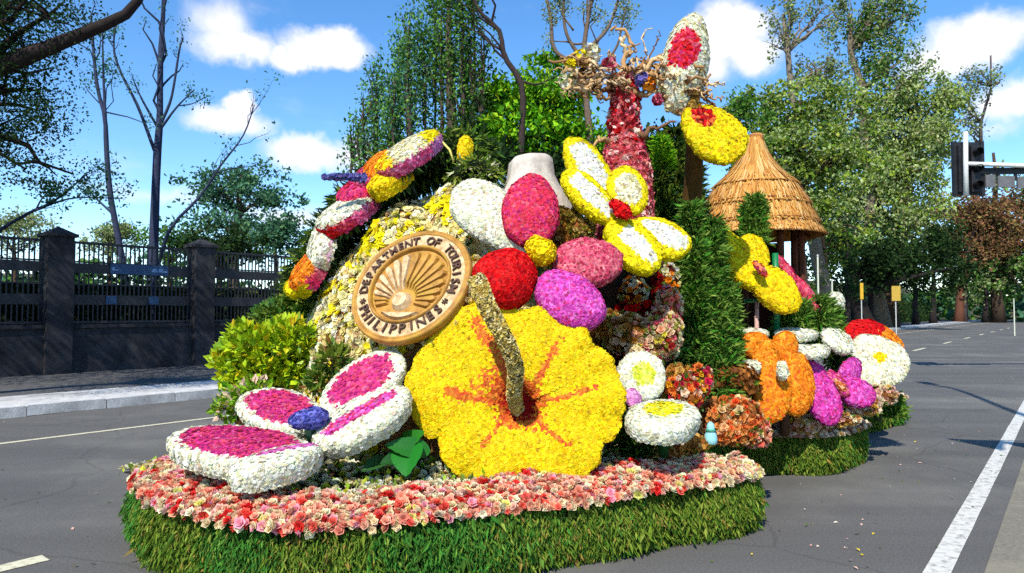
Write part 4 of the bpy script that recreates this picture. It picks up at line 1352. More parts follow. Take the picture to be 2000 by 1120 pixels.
MB().inst(LEAF, p[k] + RNG.normal(0, .03, (700, 3)), frames(n[k] + RNG.normal(0, .6, (700, 3)), axis='x'), RNG.uniform(.04, .08, 700), pick(G_OLIVE, 700)).build('leaves', 'leaf', core, stuff=True)

rmound = thing('planted_mound', 'tall brown fibre core behind the giant flowers at the right of the float middle', 'mound')
RV, RQ, RUV = blob((1.15, 7.6), (1.15, 1.2), 2.5, .35, seed=3, pw=2.6)
rcore = MB().add(RV, quads=RQ).build('core', 'dark_coir', rmound, smooth=True)
p, n, uv = sample(RV, RQ, RUV, .06, 4)
out_ = p - np.array((1.15, 7.6, 1.2)); n = np.where((n * out_).sum(1, keepdims=True) < 0, -n, n)
px_, py_ = px_of(p)
m = (np.sin(p[:, 0] * 5) + np.sin(p[:, 2] * 6 + 1) + RNG.normal(0, .5, len(p)) > .2)
MB().inst(SPRIG, p[m], frames(n[m] * .6 + np.array((0, 0, -.6)), tilt=.5, axis='x'), RNG.uniform(.06, .14, m.sum()), pick([(lin(90, 78, 30), 2), (lin(120, 90, 40), 2), (lin(70, 84, 30), 2)], m.sum())).build('moss', 'leaf_dull', rcore, stuff=True)


# carved stone like cone behind the magenta petal
def carved_stack():
    t = thing('carved_cone', 'plain beige carved cone with flat top behind the magenta petal', 'sculpture')
    c = P(1035, 470, 6.45); k = 6.45 / F
    prof = [(0, 306, 0), (36, 308, 0), (42, 314, 0), (44, 325, 0), (46, 345, 0), (55, 365, 0), (72, 390, 0), (90, 430, 0), (96, 520, 0)]
    mb = MB(); seg = 28
    th = np.arange(seg) * 2 * math.pi / seg
    V = []
    for r, y, _ in prof:
        z = P(1035, y, 6.45)[2]
        rr = r * k * (1 + .07 * np.sin(th * 3 + 1) + .03 * np.sin(th * 7))
        V.append(np.stack([c[0] + rr * np.cos(th), c[1] + rr * np.sin(th), np.full(seg, z) + .02 * np.cos(th) * (r > 0)], -1))
    V = np.concatenate(V); n = len(prof)
    i = np.arange(n - 1)[:, None] * seg; j = np.arange(seg)[None]; kk = (j + 1) % seg
    Q = np.stack([i + j, i + seg + j, i + seg + kk, i + kk], -1).reshape(-1, 4)
    mb.add(V, quads=Q); mb.build('body', 'carved_foam', t, smooth=True)
carved_stack()


# ------------------------------------------------------------------ medallion
def medallion():
    t = thing('medallion', 'round golden medallion with sunburst and PHILIPPINES lettering on the flower mound', 'emblem')
    C = P(802, 557, 5.55)
    k = 5.55 / F
    R = .535
    # the plane: long axis towards the upper right of the picture, short axis foreshortened
    X = unit(np.array((.72, .12, .68))); W = unit(np.array((.55, -.62, -.56)))
    W = unit(W - X * W.dot(X))
    Nn = np.cross(X, W)
    if Nn[1] > 0: Nn = -Nn
    # the emblem's own upright direction
    up2 = unit(X * .80 - W * .60); rt = np.cross(up2, Nn)
    if rt[0] < 0: rt = -rt

    def at(x, y, h=0.0):
        return C + rt * x * R + up2 * y * R + Nn * h

    def lathe(prof, name, mat, parent=t, seg=72):
        th = np.arange(seg) * 2 * math.pi / seg
        V = np.concatenate([np.array([at(r * math.cos(a), r * math.sin(a), h) for a in th]) for r, h in prof])
        n = len(prof); i = np.arange(n - 1)[:, None] * seg; j = np.arange(seg)[None]; kk = (j + 1) % seg
        Q = np.stack([i + j, i + kk, i + seg + kk, i + seg + j], -1).reshape(-1, 4)
        return MB().add(V, quads=Q).build(name, mat, parent, smooth=True)
    lathe([(.0, 0), (.70, 0.0)], 'disc', 'medallion_gold')
    lathe([(.95, -.08), (.99, -.05), (1.0, .0), (.99, .02), (.97, .028), (.955, .02), (.945, .02), (.935, .028), (.915, .028), (.905, .016)], 'outer_rim', 'medallion_gold')
    lathe([(.908, .016), (.68, .016)], 'letter_ring', 'medallion_pale')
    lathe([(.69, .012), (.685, .04), (.66, .045), (.645, .03), (.64, .0)], 'inner_rim', 'medallion_gold')
    # sun and its rays over the horizon line
    sc = np.array((-.05, -.30))

    def raised(poly, h0, h1, name, mat, inset=.75, parent=t):
        poly = np.array(poly); c = poly.mean(0); n = len(poly)
        b = [at(*q, h0) for q in poly]; tp = [at(*(c + (q - c) * inset), h1) for q in poly]
        V = b + tp + [at(*c, h1 * 1.12)]
        Q = [(i, (i + 1) % n, n + (i + 1) % n, n + i) for i in range(n)]
        T = [(n + i, n + (i + 1) % n, 2 * n) for i in range(n)]
        return MB().add(V, tris=T, quads=Q).build(name, mat, parent, smooth=False)
    nr = 17
    for i in range(nr):
        a = math.radians(188 - i * (196 / (nr - 1)))
        d = np.array((math.cos(a), math.sin(a))); q = np.array((-d[1], d[0]))
        # reach to the inner rim
        bq = sc.dot(d); L = -bq + math.sqrt(bq * bq - sc.dot(sc) + .62 ** 2)
        r0, w0, w1 = .22, .016, .062 * (L / .8)
        pts = [sc + d * r0 - q * w0, sc + d * (r0 + (L - r0) * .8) - q * w1, sc + d * L * .965 - q * w1 * .75, sc + d * L * .99, sc + d * L * .965 + q * w1 * .75, sc + d * (r0 + (L - r0) * .8) + q * w1, sc + d * r0 + q * w0]
        raised(pts, -.002, .032, 'ray', 'medallion_pale' if 2 <= i <= 7 else 'medallion_gold', .8)
    th = np.linspace(0, 2 * math.pi, 24, endpoint=False)
    raised([sc + .165 * np.array((math.cos(a), math.sin(a))) for a in th], 0, .05, 'sun', 'medallion_pale', .7)
    sea = [(x, -.49 - .02 * math.cos(x * 3)) for x in np.linspace(-.36, .36, 9)] + [(x, -math.sqrt(.62 ** 2 - x * x) + .015) for x in np.linspace(.33, -.33, 9)]
    raised(sea, 0, .035, 'horizon_band', 'medallion_pale', .82)
    # lettering, one mesh for each character
    jobs = []
    top = 'DEPARTMENT OF TOURISM'
    for i, ch in enumerate(top):
        if ch != ' ': jobs.append((ch, math.radians(188 - i * (196 / (len(top) - 1))), True, .20))
    bot = '*PHILIPPINES*'
    for i, ch in enumerate(bot):
        jobs.append((ch, math.radians(270 - 66 + i * (132 / (len(bot) - 1))), False, .22))
    cs = {}
    for ch, _, _, size in jobs:
        if (ch, size) in cs: continue
        cu = bpy.data.curves.new('letter', 'FONT'); cu.body = ch; cu.size = size; cu.extrude = .012; cu.offset = .002; cu.align_x = 'CENTER'; cu.align_y = 'CENTER'; cu.resolution_u = 2
        tmp = bpy.data.objects.new('tmp', cu); COL.objects.link(tmp); cs[(ch, size)] = tmp
    dg = bpy.context.evaluated_depsgraph_get(); dg.update()
    for ch, ang, inward, size in jobs:
        me0 = bpy.data.meshes.new_from_object(cs[(ch, size)].evaluated_get(dg))
        nv = len(me0.vertices); co = np.zeros(nv * 3); me0.vertices.foreach_get('co', co); co = co.reshape(-1, 3)
        co[:, 1] -= (co[:, 1].max() + co[:, 1].min()) / 2
        d = np.array((math.cos(ang), math.sin(ang))); q = np.array((d[1], -d[0]))
        u_ = d if inward else -d; r_ = q if inward else -q
        pos = d * .785
        for v, (x, y, z) in zip(me0.vertices, co): v.co = Vector(at(*(pos + r_ * x + u_ * y), .030 + z * .6))
        me0.materials.clear(); me0.materials.append(MATS['medallion_text'])
        o = bpy.data.objects.new('letter', me0); COL.objects.link(o); o.parent = t
    for tmp in cs.values(): bpy.data.objects.remove(tmp)
medallion()


# ------------------------------------------------------------------ giant hibiscus
def hibiscus():
    t = thing('giant_hibiscus', 'giant yellow hibiscus with red throat streaks and speckled stamen at the float front', 'giant flower')
    C = P(1014, 792, 5.12); k = 5.0 / F
    X = unit(np.array((1, .06, 0))); Nn = unit(np.array((-.10, -1, .16))); Y = unit(np.cross(Nn, X)); Y = Y if Y[2] > 0 else -Y
    X = unit(np.cross(Y, Nn)); X = X if X[0] > 0 else -X
    specs = [(145, 236, 54, .00), (64, 200, 38, .022), (8, 208, 35, .006), (-54, 188, 43, .026), (-128, 184, 46, .014)]
    for j, (ang, L, half, off) in enumerate(specs):
        a0 = math.radians(ang); ha = math.radians(half); Lw = L * k
        ph = RNG.uniform(0, 6.28)

        def pos(s, f, extra=0.0):
            an = a0 + f * ha * (1.12 - .12 * np.clip(s, 0, 1))
            edge = (1 - .19 * np.abs(f) ** 4) * (1 + .014 * np.sin(f * 9 + ph) + .010 * np.sin(f * 23 + ph))
            r = Lw * edge * (.09 + .91 * np.clip(s, 0, 1))
            h = -.07 * np.exp(-(s / .13) ** 2) + .03 * np.sin(np.clip(s, 0, 1) * math.pi * .9) - .03 * s ** 3 + off * s - .008 * f ** 2 * s + .013 * np.sin(f * 8 + ph) * s ** 2 + extra
            return C + (np.cos(an) * r)[..., None] * X + (np.sin(an) * r)[..., None] * Y + h[..., None] * Nn

        def fn(u, v):
            f = v * 2 - 1
            s = np.clip(u / .86, 0, 1)
            lip = np.clip((u - .86) / .14, 0, 1)
            return pos(s + lip * .012, f, -lip * .09)
        V, Q, UV = grid(fn, 34, 40)
        uv = np.stack([UV[:, 0] / .86, UV[:, 1] * 2 - 1], -1)
        # close the two sides with a thin backing
        def fb(u, v):
            return pos(u, v * 2 - 1, -.09)
        VB, QB, _ = grid(fb, 12, 14)
        def colfn(q, p):
            N = len(q); s, f = q[:, 0], q[:, 1]
            c = pick(YELLOW, N)
            red = pick([(A(240, 120, 40), 3), (A(232, 90, 40), 2), (A(246, 150, 50), 2.5)], N)
            jit = RNG.normal(0, .03, N)
            f0, w0, s1 = [(-.56, .17, .86), (-.22, .17, .74), (.08, .15, .74), (.33, .13, .72), (-.10, .12, .55)][j]
            w = w0 * np.clip(1.1 - s / (s1 + .12), .3, 1)
            m = (np.abs(f - f0 + jit + .05 * np.sin(s * 6)) < w) & (s < s1 + jit)
            if j == 0:
                m |= (np.abs(f - .42 + jit) < .085) & (s < .60); m |= (s < .36 + jit) & (f < .3) & (RNG.random(N) < .7)
            m |= s < .20 + jit
            c[m] = red[m]
            m2 = s < .075 + jit
            c[m2] = pick([(A(190, 24, 20), 2), (A(160, 14, 16), 1)], N)[m2]
            return c
        mb = MB(); mb.add(V, quads=Q, col=colfn(uv, V)); mb.add(VB, quads=QB, col=A(110, 120, 30))
        o = mb.build('petal', 'foam', t, smooth=True)

        cover(V, Q, uv, .0165, colfn, o, toward=np.array((0, 0, 1.7)), size=.0135, tilt=.17, T=FLAT)
    # throat
    th = np.linspace(0, 2 * math.pi, 20, endpoint=False)
    V = [C + X * .10 * math.cos(a) + Y * .10 * math.sin(a) - Nn * .05 for a in th] + [C - Nn * .08]
    MB().add(V, tris=[(i, (i + 1) % 20, 20) for i in range(20)], col=A(150, 20, 14)).build('throat', 'foam', t)
    # stamen column
    path = curve(np.array([C - Nn * .05 - X * .02 - Y * .03, P(1004, 770, 4.95), P(1006, 715, 4.78), P(985, 660, 4.70), P(955, 605, 4.70), P(930, 545, 4.78)]), 30)
    rad = np.linspace(.040, .056, 30); rad[-1] *= .6
    st = tube(MB(), path, rad, 14, A(150, 120, 70)).build('stamen', 'foam', t, smooth=True)
    pts, nn = [], []
    for _ in range(3200):
        f = RNG.uniform(0, 28.99); i = int(f); w = f - i
        c = path[i] * (1 - w) + path[i + 1] * w; r = rad[i]
        d = unit(path[min(i + 1, 29)] - path[i]); a, b = frame_of(d); an = RNG.uniform(0, 6.28)
        v = a * math.cos(an) + b * math.sin(an)
        pts.append(c + v * r); nn.append(v)
    pts, nn = np.array(pts), np.array(nn)
    MB().inst(CUP, pts, frames(nn, tilt=.5), .014 * RNG.uniform(.7, 1.5, len(pts)), pick(SPECK, len(pts))).build('florets', 'petal', st, stuff=True)
    # support behind the flower
    rod(t, [C - Nn * .34, C - Nn * .7 - UP * .3, np.array((C[0], C[1] + .75, .40))], .05, lin(40, 60, 30))
hibiscus()


# ------------------------------------------------------------------ butterflies and giant flowers
def body(parent, c, ax, r, pal, name='body', spacing=.028):
    """a fat spindle covered with florets: ax = (dpx, dpy, dd) half length"""
    C = P(*c); B = P(c[0] + ax[0], c[1] + ax[1], c[2] + ax[2]) - C
    L = np.linalg.norm(B); d = B / L; a, b = frame_of(d)

    def fn(u, v):
        th = v * 2 * math.pi; x = (u * 2 - 1)
        rr = r * np.sqrt(np.clip(1 - x ** 2 * .96, .0, 1)) * (1 + .1 * np.sin(x * 4))
        return C + (x * L)[..., None] * d + (rr * np.cos(th))[..., None] * a + (rr * np.sin(th))[..., None] * b
    V, Q, UV = grid(fn, 12, 18, True)
    o = MB().add(V, quads=Q, col=mean(pal)).build(name, 'foam', parent, smooth=True)
    p, n, uv = sample(V, Q, UV, spacing)
    n = np.where((n * (p - C)).sum(1, keepdims=True) < 0, -n, n)
    MB().inst(MUM, p, frames(n, tilt=.3), spacing * .72 * RNG.uniform(.8, 1.2, len(p)), pick(pal, len(p))).build('florets', 'petal', o, stuff=True)
    return o


def rodp(parent, pts, r, col=(40, 90, 40), name='support_rod'):
    return rod(parent, [P(*q) if isinstance(q, tuple) else q for q in pts], r, lin(*col), name)


GB = 'giant floral butterflies on the float'
# 1 pink and white butterfly at the lower left
b1 = thing('giant_butterfly', 'giant white edged pink butterfly with blue body at the float front left', 'butterfly', GB)
petal(b1, (545, 793, 5.30), (82, 6, 0), (-6, -38, .24), two(MAGENTA, WHITE, .82), mean(WHITE), thick=.10, dome=.015, name='wing', ruffle=.01)
petal(b1, (468, 860, 4.80), (142, 10, -.04), (4, -33, .32), two(MAGENTA, WHITE, .85), mean(WHITE), thick=.13, dome=.012, name='wing', ruffle=.012)
petal(b1, (538, 890, 4.47), (88, -20, .12), (10, -20, .16), spot([(A(226, 130, 200), 3), (A(214, 90, 150), 2)], WHITE, .25, .35, .75, .28), mean(WHITE), thick=.13, dome=.012, name='wing', ruffle=.012)
petal(b1, (705, 743, 5.25), (70, -58, .12), (-38, -24, .16), two(MAGENTA, WHITE, .78), mean(WHITE), thick=.09, dome=.015, name='wing', ruffle=.01)
petal(b1, (706, 806, 4.95), (88, -52, .14), (-24, -26, .16), bands(VIOLET + MAGENTA, WHITE, .30), mean(WHITE), thick=.13, dome=.015, name='wing', ruffle=.015)
body(b1, (604, 818, 4.88), (38, -6, .05), .07, BLUE)
rodp(b1, [(603, 830, 4.95), (620, 900, 5.15), P(620, 960, 5.15) * np.array((1, 1, 0)) + UP * .4], .04)

# 2 five coloured giant flower
f2 = thing('giant_flower', 'giant five petalled flower, each petal another colour, above the hibiscus', 'giant flower')
petal(f2, (964, 424, 5.72), (74, 68, -.10), (37, -33, .05), flat(WHITE), mean(WHITE), thick=.10, dome=.06, egg=-.3, ruffle=.02)
petal(f2, (1039, 405, 5.62), (-2, -68, .10), (54, -2, .04), flat(HOT), mean(HOT), thick=.12, dome=.06, egg=-.1)
petal(f2, (990, 536, 5.25), (60, 14, .03), (-14, 55, -.10), flat(RED), mean(RED), thick=.16, dome=.11, egg=.05, spacing=0.0187)
petal(f2, (1151, 506, 5.46), (67, 3, .05), (-2, 46, -.12), flat(ROSE), mean(ROSE), thick=.10, dome=.06, spacing=0.0187)
petal(f2, (1113, 580, 5.22), (60, 44, -.06), (-34, 38, -.06), flat(VIOLET), mean(VIOLET), thick=.14, dome=.06, egg=.08, spacing=0.0187)
body(f2, (1056, 490, 5.38), (22, 20, -.04), .10, YELLOW, 'flower_centre')
rodp(f2, [(1056, 490, 5.45), (1050, 520, 5.9), (1040, 560, 6.5)], .05)

# 3 yellow and white butterfly upper right of the middle
b3 = thing('giant_butterfly', 'yellow butterfly with white striped wings and red body right of the magenta petal', 'butterfly', GB)
WS = [(A(246, 246, 234), 6), (A(236, 226, 232), .8), (A(240, 236, 200), 1.6)]
petal(b3, (1152, 330, 6.0), (36, 64, -.05), (32, -14, .06), bands(WS, LEMON, .62, -.75, .9), mean(LEMON), thick=0.075, dome=.025, name='wing')
petal(b3, (1152, 378, 5.86), (50, 48, -.06), (18, -22, .06), bands(WS, LEMON, .5, -.7, .8), mean(LEMON), thick=0.090, dome=.025, name='wing')
petal(b3, (1226, 369, 5.95), (40, 4, 0), (-4, -45, .06), two(CREAM, LEMON, .66), mean(LEMON), thick=0.075, dome=.025, name='wing')
petal(b3, (1240, 474, 5.70), (48, 46, -.08), (28, -26, .08), bands(WS, LEMON, .42, -.5, .85), mean(LEMON), thick=0.105, dome=.025, name='wing')
petal(b3, (1292, 459, 5.82), (58, 24, -.03), (14, -30, .10), bands(WS, LEMON, .58, -.7, .85), mean(LEMON), thick=0.090, dome=.025, name='wing')
body(b3, (1212, 409, 5.72), (19, 15, -.03), .055, RED)
rodp(b3, [(1214, 410, 5.8), (1222, 440, 6.3), (1220, 480, 6.9)], .04)

# 4 upper left butterfly seen along its edge
b4 = thing('giant_butterfly', 'tilted butterfly seen edge on at the upper left ridge, yellow cream and pink', 'butterfly', GB)
PK = [(A(244, 110, 170), 3), (A(236, 84, 140), 2), (A(248, 150, 196), 1.5)]
LIL = [(A(236, 156, 214), 3), (A(222, 130, 200), 2), (A(244, 190, 226), 1)]
petal(b4, (790, 287, 6.60), (60, -36, .13), (-8, -7, .34), face_rim(along([ORANGE[:1] + LEMON, CREAM, CREAM, LEMON]), along([ROSE, PK, PK, PK, LIL])), A(210, 120, 120), thick=.15, dome=.04, name='wing', back=G_DARK, spacing=0.0245)
petal(b4, (754, 341, 6.45), (38, -25, .06), (-6, -7, .16), flat(YELLOW), mean(YELLOW), thick=.14, dome=.05, name='wing', back=G_DARK, spacing=0.0245)
petal(b4, (738, 318, 6.67), (30, -24, .06), (-10, -12, .26), face_rim(flat(ORANGE), flat(ROSE)), mean(ORANGE), thick=.14, dome=.04, name='wing', back=G_DARK, spacing=0.0245)
petal(b4, (716, 338, 6.71), (26, -18, .06), (-10, -10, .26), flat(ROSE + MAGENTA), mean(ROSE), thick=.14, dome=.03, name='wing', back=G_DARK, spacing=0.0245)
rodp(b4, [(845, 268, 6.65), (862, 276, 6.65), (878, 293, 6.65), (886, 316, 6.65)], .012, (220, 210, 110), 'antenna')
petal(b4, (903, 291, 6.70), (3, -27, .03), (-9, -3, .06), flat(YELLOW), mean(YELLOW), thick=.07, dome=.04, name='antenna_tip')
rodp(b4, [(780, 330, 6.70), (800, 370, 6.95), (820, 430, 7.25)], .06, (40, 50, 24))

b5 = thing('giant_butterfly', 'red magenta and white butterfly seen edge on, lower down the left ridge', 'butterfly', GB)
petal(b5, (672, 400, 6.57), (56, -34, .12), (-7, -8, .28), face_rim(flat(WHITE), along([RED, HOT, PK, PK])), A(200, 60, 100), thick=.155, dome=.04, name='wing', back=G_DARK, spacing=0.0245)
petal(b5, (693, 366, 6.69), (36, -20, .06), (-10, -12, .28), flat(HOT + MAGENTA), mean(HOT), thick=.12, dome=.03, name='wing', back=G_DARK, spacing=0.0245)
petal(b5, (613, 476, 6.53), (14, -48, .10), (-8, -4, .22), face_rim(flat(WHITE), flat(WHITE + [(A(240, 190, 206), 3)])), mean(WHITE), thick=.14, dome=.03, name='wing', back=G_DARK, spacing=0.0245)
petal(b5, (588, 524, 6.47), (26, -36, .08), (-8, -5, .20), face_rim(flat(ORANGE), along([LEMON, HOT, ROSE, ROSE])), mean(HOT), thick=.16, dome=.03, name='wing', back=G_DARK, spacing=0.0245)
petal(b5, (568, 558, 6.45), (12, -14, .02), (-8, -6, .10), flat(LEMON), mean(LEMON), thick=.08, dome=.03, name='wing', spacing=0.0245)
rodp(b5, [(640, 450, 6.65), (660, 480, 6.85), (690, 520, 7.15)], .06, (40, 50, 24))


def leafy(label, path_px, rad_px, n, pal, name, leaf=.09, core=(18, 24, 10), droop=.5, mat='leaf_dull', T=SPRIG, cat='foliage', zmin=None):
    """a body of foliage along a path of (px, py, D) with radius in px"""
    t = thing(name, label, cat)
    pth = curve(np.array([P(*q) for q in path_px]), 18)
    rr = np.interp(np.linspace(0, 1, 18), np.linspace(0, 1, len(rad_px)), rad_px) * path_px[0][2] / F
    tube(MB(), pth, rr * .75, 10, lin(*core), wob=.15).build('core', 'foam', t)
    f = RNG.uniform(0, 16.99, n); i = f.astype(int); w = (f - i)[:, None]
    c = pth[i] * (1 - w) + pth[i + 1] * w
    v = RNG.normal(0, 1, (n, 3)); v /= np.linalg.norm(v, axis=1, keepdims=True)
    p = c + v * (rr[i] * RNG.uniform(.65, 1.05, n))[:, None]
    if zmin is not None: p[:, 2] = np.maximum(p[:, 2], zmin)
    MB().inst(T, p, frames(v + np.array((0, 0, -droop)), tilt=.35, axis='x'), leaf * RNG.uniform(.6, 1.4, n), pick(pal, n)).build('foliage', mat, t, stuff=True)
    return t


leafy('dark green leafy ridge beneath the edge on butterflies at the upper left', [(575, 600, 7.0), (612, 520, 7.0), (675, 425, 7.1), (755, 355, 7.2), (850, 315, 7.3), (930, 300, 7.4)], [30, 40, 44, 52, 56, 40], 6500, G_DARK + G_OLIVE, 'leafy_ridge', .11)
leafy('small loose green and cream sprays on top of the mound left of the beige cone', [(890, 345, 6.4), (935, 335, 6.4), (965, 350, 6.3)], [22, 30, 18], 700, G_OLIVE + [(A(236, 232, 180), 2)], 'leafy_spray', .07)


# lavender spike
def lavender():
    t = thing('lavender_spike', 'purple blue flower spike sticking out left from the upper ridge', 'flower')
    pth = curve(np.array([P(712, 350, 6.2), P(680, 346, 6.2), P(628, 347, 6.15)]), 12)
    tube(MB(), pth, np.linspace(.03, .012, 12), 8, lin(60, 60, 90)).build('stem', 'foam', t)
    n = 420; i = RNG.integers(0, 11, n); v = RNG.normal(0, 1, (n, 3)); v /= np.linalg.norm(v, axis=1, keepdims=True)
    MB().inst(CUP, pth[i] + (pth[1] - pth[0]) * RNG.random((n, 1)) + v * RNG.uniform(.01, .045, (n, 1)) * np.linspace(1, .5, 12)[i][:, None], frames(v, tilt=.3), RNG.uniform(.014, .024, n), pick(LAV, n)).build('florets', 'petal', t, stuff=True)
lavender()


# ------------------------------------------------------------------ flowered tree with driftwood crown
def flower_tree():
    t = thing('flower_tree', 'sculpted tree with pink red flowered trunk and driftwood branches', 'tree sculpture')
    D = 6.75; k = D / F
    px = [(1222, 470, 54), (1222, 380, 49), (1222, 320, 43), (1220, 295, 38), (1224, 270, 31), (1218, 235, 29), (1222, 200, 27), (1216, 170, 28), (1218, 148, 22)]
    pth = curve(np.array([P(x, y, D) for x, y, r in px]), 26)
    rr = np.interp(np.linspace(0, 1, 26), np.linspace(0, 1, len(px)), [r for *_, r in px]) * k

    seg = 24
    def fn(u, v):
        i = np.clip(u * 25, 0, 24.999); a = i.astype(int); f = (i - a)[..., None]
        c = pth[a] * (1 - f) + pth[a + 1] * f; r = rr[a] * (1 - (i - a)) + rr[a + 1] * (i - a)
        th = v * 2 * math.pi
        r = r * (1 + .06 * np.sin(3 * th + u * 9))
        return c + np.stack([np.cos(th) * r, np.sin(th) * r, 0 * r], -1)
    V, Q, UV = grid(fn, 30, seg, True)
    tr = MB().add(V, quads=Q, col=A(170, 60, 60)).build('trunk', 'foam', t, smooth=True)
    p, n, uv = sample(V, Q, UV, .036, 4)
    ax = np.stack([np.interp(p[:, 2], pth[:, 2], pth[:, 0]), np.interp(p[:, 2], pth[:, 2], pth[:, 1]), p[:, 2]], -1)
    n = p - ax
    col = pick(TREEPINK, len(p)); low = uv[:, 0] < .42
    pk = pick([(A(240, 120, 130), 4), (A(244, 150, 140), 3), (A(226, 66, 90), 2), (A(246, 200, 190), 1)], len(p)); col[low] = pk[low]
    band = np.sin(uv[:, 0] * 46 + 2 * np.sin(uv[:, 1] * 12)) > .72
    rd = pick(RED + DKRED[:2], len(p)); col[band & ~low] = rd[band & ~low]
    MB().inst(MUM, p, frames(n, tilt=.3), .030 * RNG.uniform(.7, 1.3, len(p)), col).build('florets', 'petal', tr, stuff=True)
    # driftwood branches
    wood = [lin(196, 164, 118), lin(176, 138, 92), lin(150, 112, 72), lin(206, 178, 136), lin(112, 80, 52)]
    def br(pts, r0, r1):
        q = curve(np.array([P(*z) for z in pts]), 14)
        q[1:-1] += RNG.normal(0, .017, (12, 3))
        return tube(MB(), q, np.linspace(r0, r1, 14), 7, wood[RNG.integers(0, 5)], wob=.12).build('branch', 'bark', t, smooth=True)
    main = [[(1218, 165, 6.75), (1180, 150, 6.6), (1150, 155, 6.5), (1128, 168, 6.45)], [(1216, 160, 6.75), (1170, 175, 6.6), (1145, 160, 6.5), (1118, 150, 6.5)], [(1160, 150, 6.55), (1155, 125, 6.5), (1120, 118, 6.5), (1072, 118, 6.5)],
            [(1150, 130, 6.55), (1130, 110, 6.55), (1098, 124, 6.5)], [(1155, 160, 6.5), (1140, 180, 6.45), (1120, 172, 6.4)], [(1160, 155, 6.55), (1175, 185, 6.5), (1190, 190, 6.5)],
            [(1218, 150, 6.75), (1222, 110, 6.8), (1232, 85, 6.8), (1210, 55, 6.8), (1192, 60, 6.8)], [(1228, 110, 6.8), (1215, 85, 6.8), (1220, 66, 6.8)], [(1225, 150, 6.75), (1265, 120, 6.7), (1310, 108, 6.6), (1345, 122, 6.5), (1375, 132, 6.4)],
            [(1225, 155, 6.75), (1262, 140, 6.7), (1280, 165, 6.6), (1320, 170, 6.5), (1355, 155, 6.4), (1388, 145, 6.4)], [(1230, 160, 6.75), (1270, 165, 6.6), (1300, 190, 6.5), (1335, 200, 6.45)], [(1240, 150, 6.7), (1285, 115, 6.6), (1310, 130, 6.5), (1330, 165, 6.4)],
            [(1228, 190, 6.75), (1255, 185, 6.6), (1290, 182, 6.55), (1340, 185, 6.45), (1365, 170, 6.4)], [(1300, 185, 6.5), (1320, 210, 6.5), (1330, 225, 6.5)], [(1228, 265, 6.75), (1262, 262, 6.55), (1275, 248, 6.55), (1320, 238, 6.5)], [(1214, 280, 6.75), (1180, 270, 6.6), (1160, 290, 6.5)]]
    for m_ in main: br(m_, .031, .011)
    for _ in range(130):
        x, y = RNG.uniform(1110, 1380), RNG.uniform(112, 178)
        if x > 1270: y += 18
        d = RNG.uniform(6.4, 6.85); a = RNG.uniform(0, 6.28); L = RNG.uniform(22, 60)
        br([(x, y, d), (x + L * math.cos(a) * .5 + RNG.normal(0, 6), y + L * math.sin(a) * .3 + RNG.normal(0, 5), d + RNG.normal(0, .06)), (x + L * math.cos(a), y + L * math.sin(a) * .55, d + RNG.normal(0, .1))], .015, .005)
    for pts in ([(1262, 100, 6.7), (1252, 80, 6.7), (1262, 62, 6.7), (1275, 55, 6.7)], [(1278, 92, 6.7), (1290, 75, 6.7), (1285, 60, 6.7)]):
        br([(1265, 118, 6.7)] + pts, .010, .004)
    # small blooms caught in the branches
    for (x, y, r, pal) in ((1135, 115, 18, LEMON), (1118, 128, 14, LEMON), (1110, 155, 20, CREAM), (1155, 105, 20, CREAM), (1255, 155, 13, LAV), (1268, 165, 14, ORANGE), (1190, 125, 14, ROSE), (1300, 170, 22, CREAM), (1310, 205, 14, CREAM), (1285, 195, 10, ROSE)):
        c = P(x, y, 6.52); N = 46; v = RNG.normal(0, 1, (N, 3)); v /= np.linalg.norm(v, axis=1, keepdims=True)
        MB().inst(CUP, c + v * r * k * .8, frames(v, tilt=.3), RNG.uniform(.02, .035, N), pick(pal, N)).build('bloom_cluster', 'petal', t)
flower_tree()

b6 = thing('giant_butterfly', 'butterfly beside the driftwood with tall white wing and yellow lower wing', 'butterfly', GB)
petal(b6, (1350, 118, 6.55), (8, -96, .06), (38, -4, .12), spot(HOT + RED, WHITE + CREAM, .22, -.48, .40, .62), mean(WHITE), thick=.14, dome=.08, egg=-.12, name='wing', spacing=0.0259)
petal(b6, (1398, 255, 6.42), (52, 48, -.04), (35, -29, .10), spot(PEACH[1:2] + DKRED[:2] + RED[:1], LEMON + YELLOW, -.52, .05, .34, .46), mean(LEMON), thick=.09, dome=.03, egg=.12, name='wing', spacing=0.0259)
body(b6, (1352, 205, 6.5), (-6, 28, 0), .05, [(A(176, 140, 60), 3), (A(140, 100, 40), 2)], 'body')
tube(MB(), curve(np.array([P(1352, 205, 6.62), P(1356, 290, 6.75), P(1352, 380, 6.95), P(1340, 480, 7.1)]), 14), np.linspace(.07, .11, 14), 12, lin(80, 56, 22)).build('support_post', 'bark', b6, smooth=True)


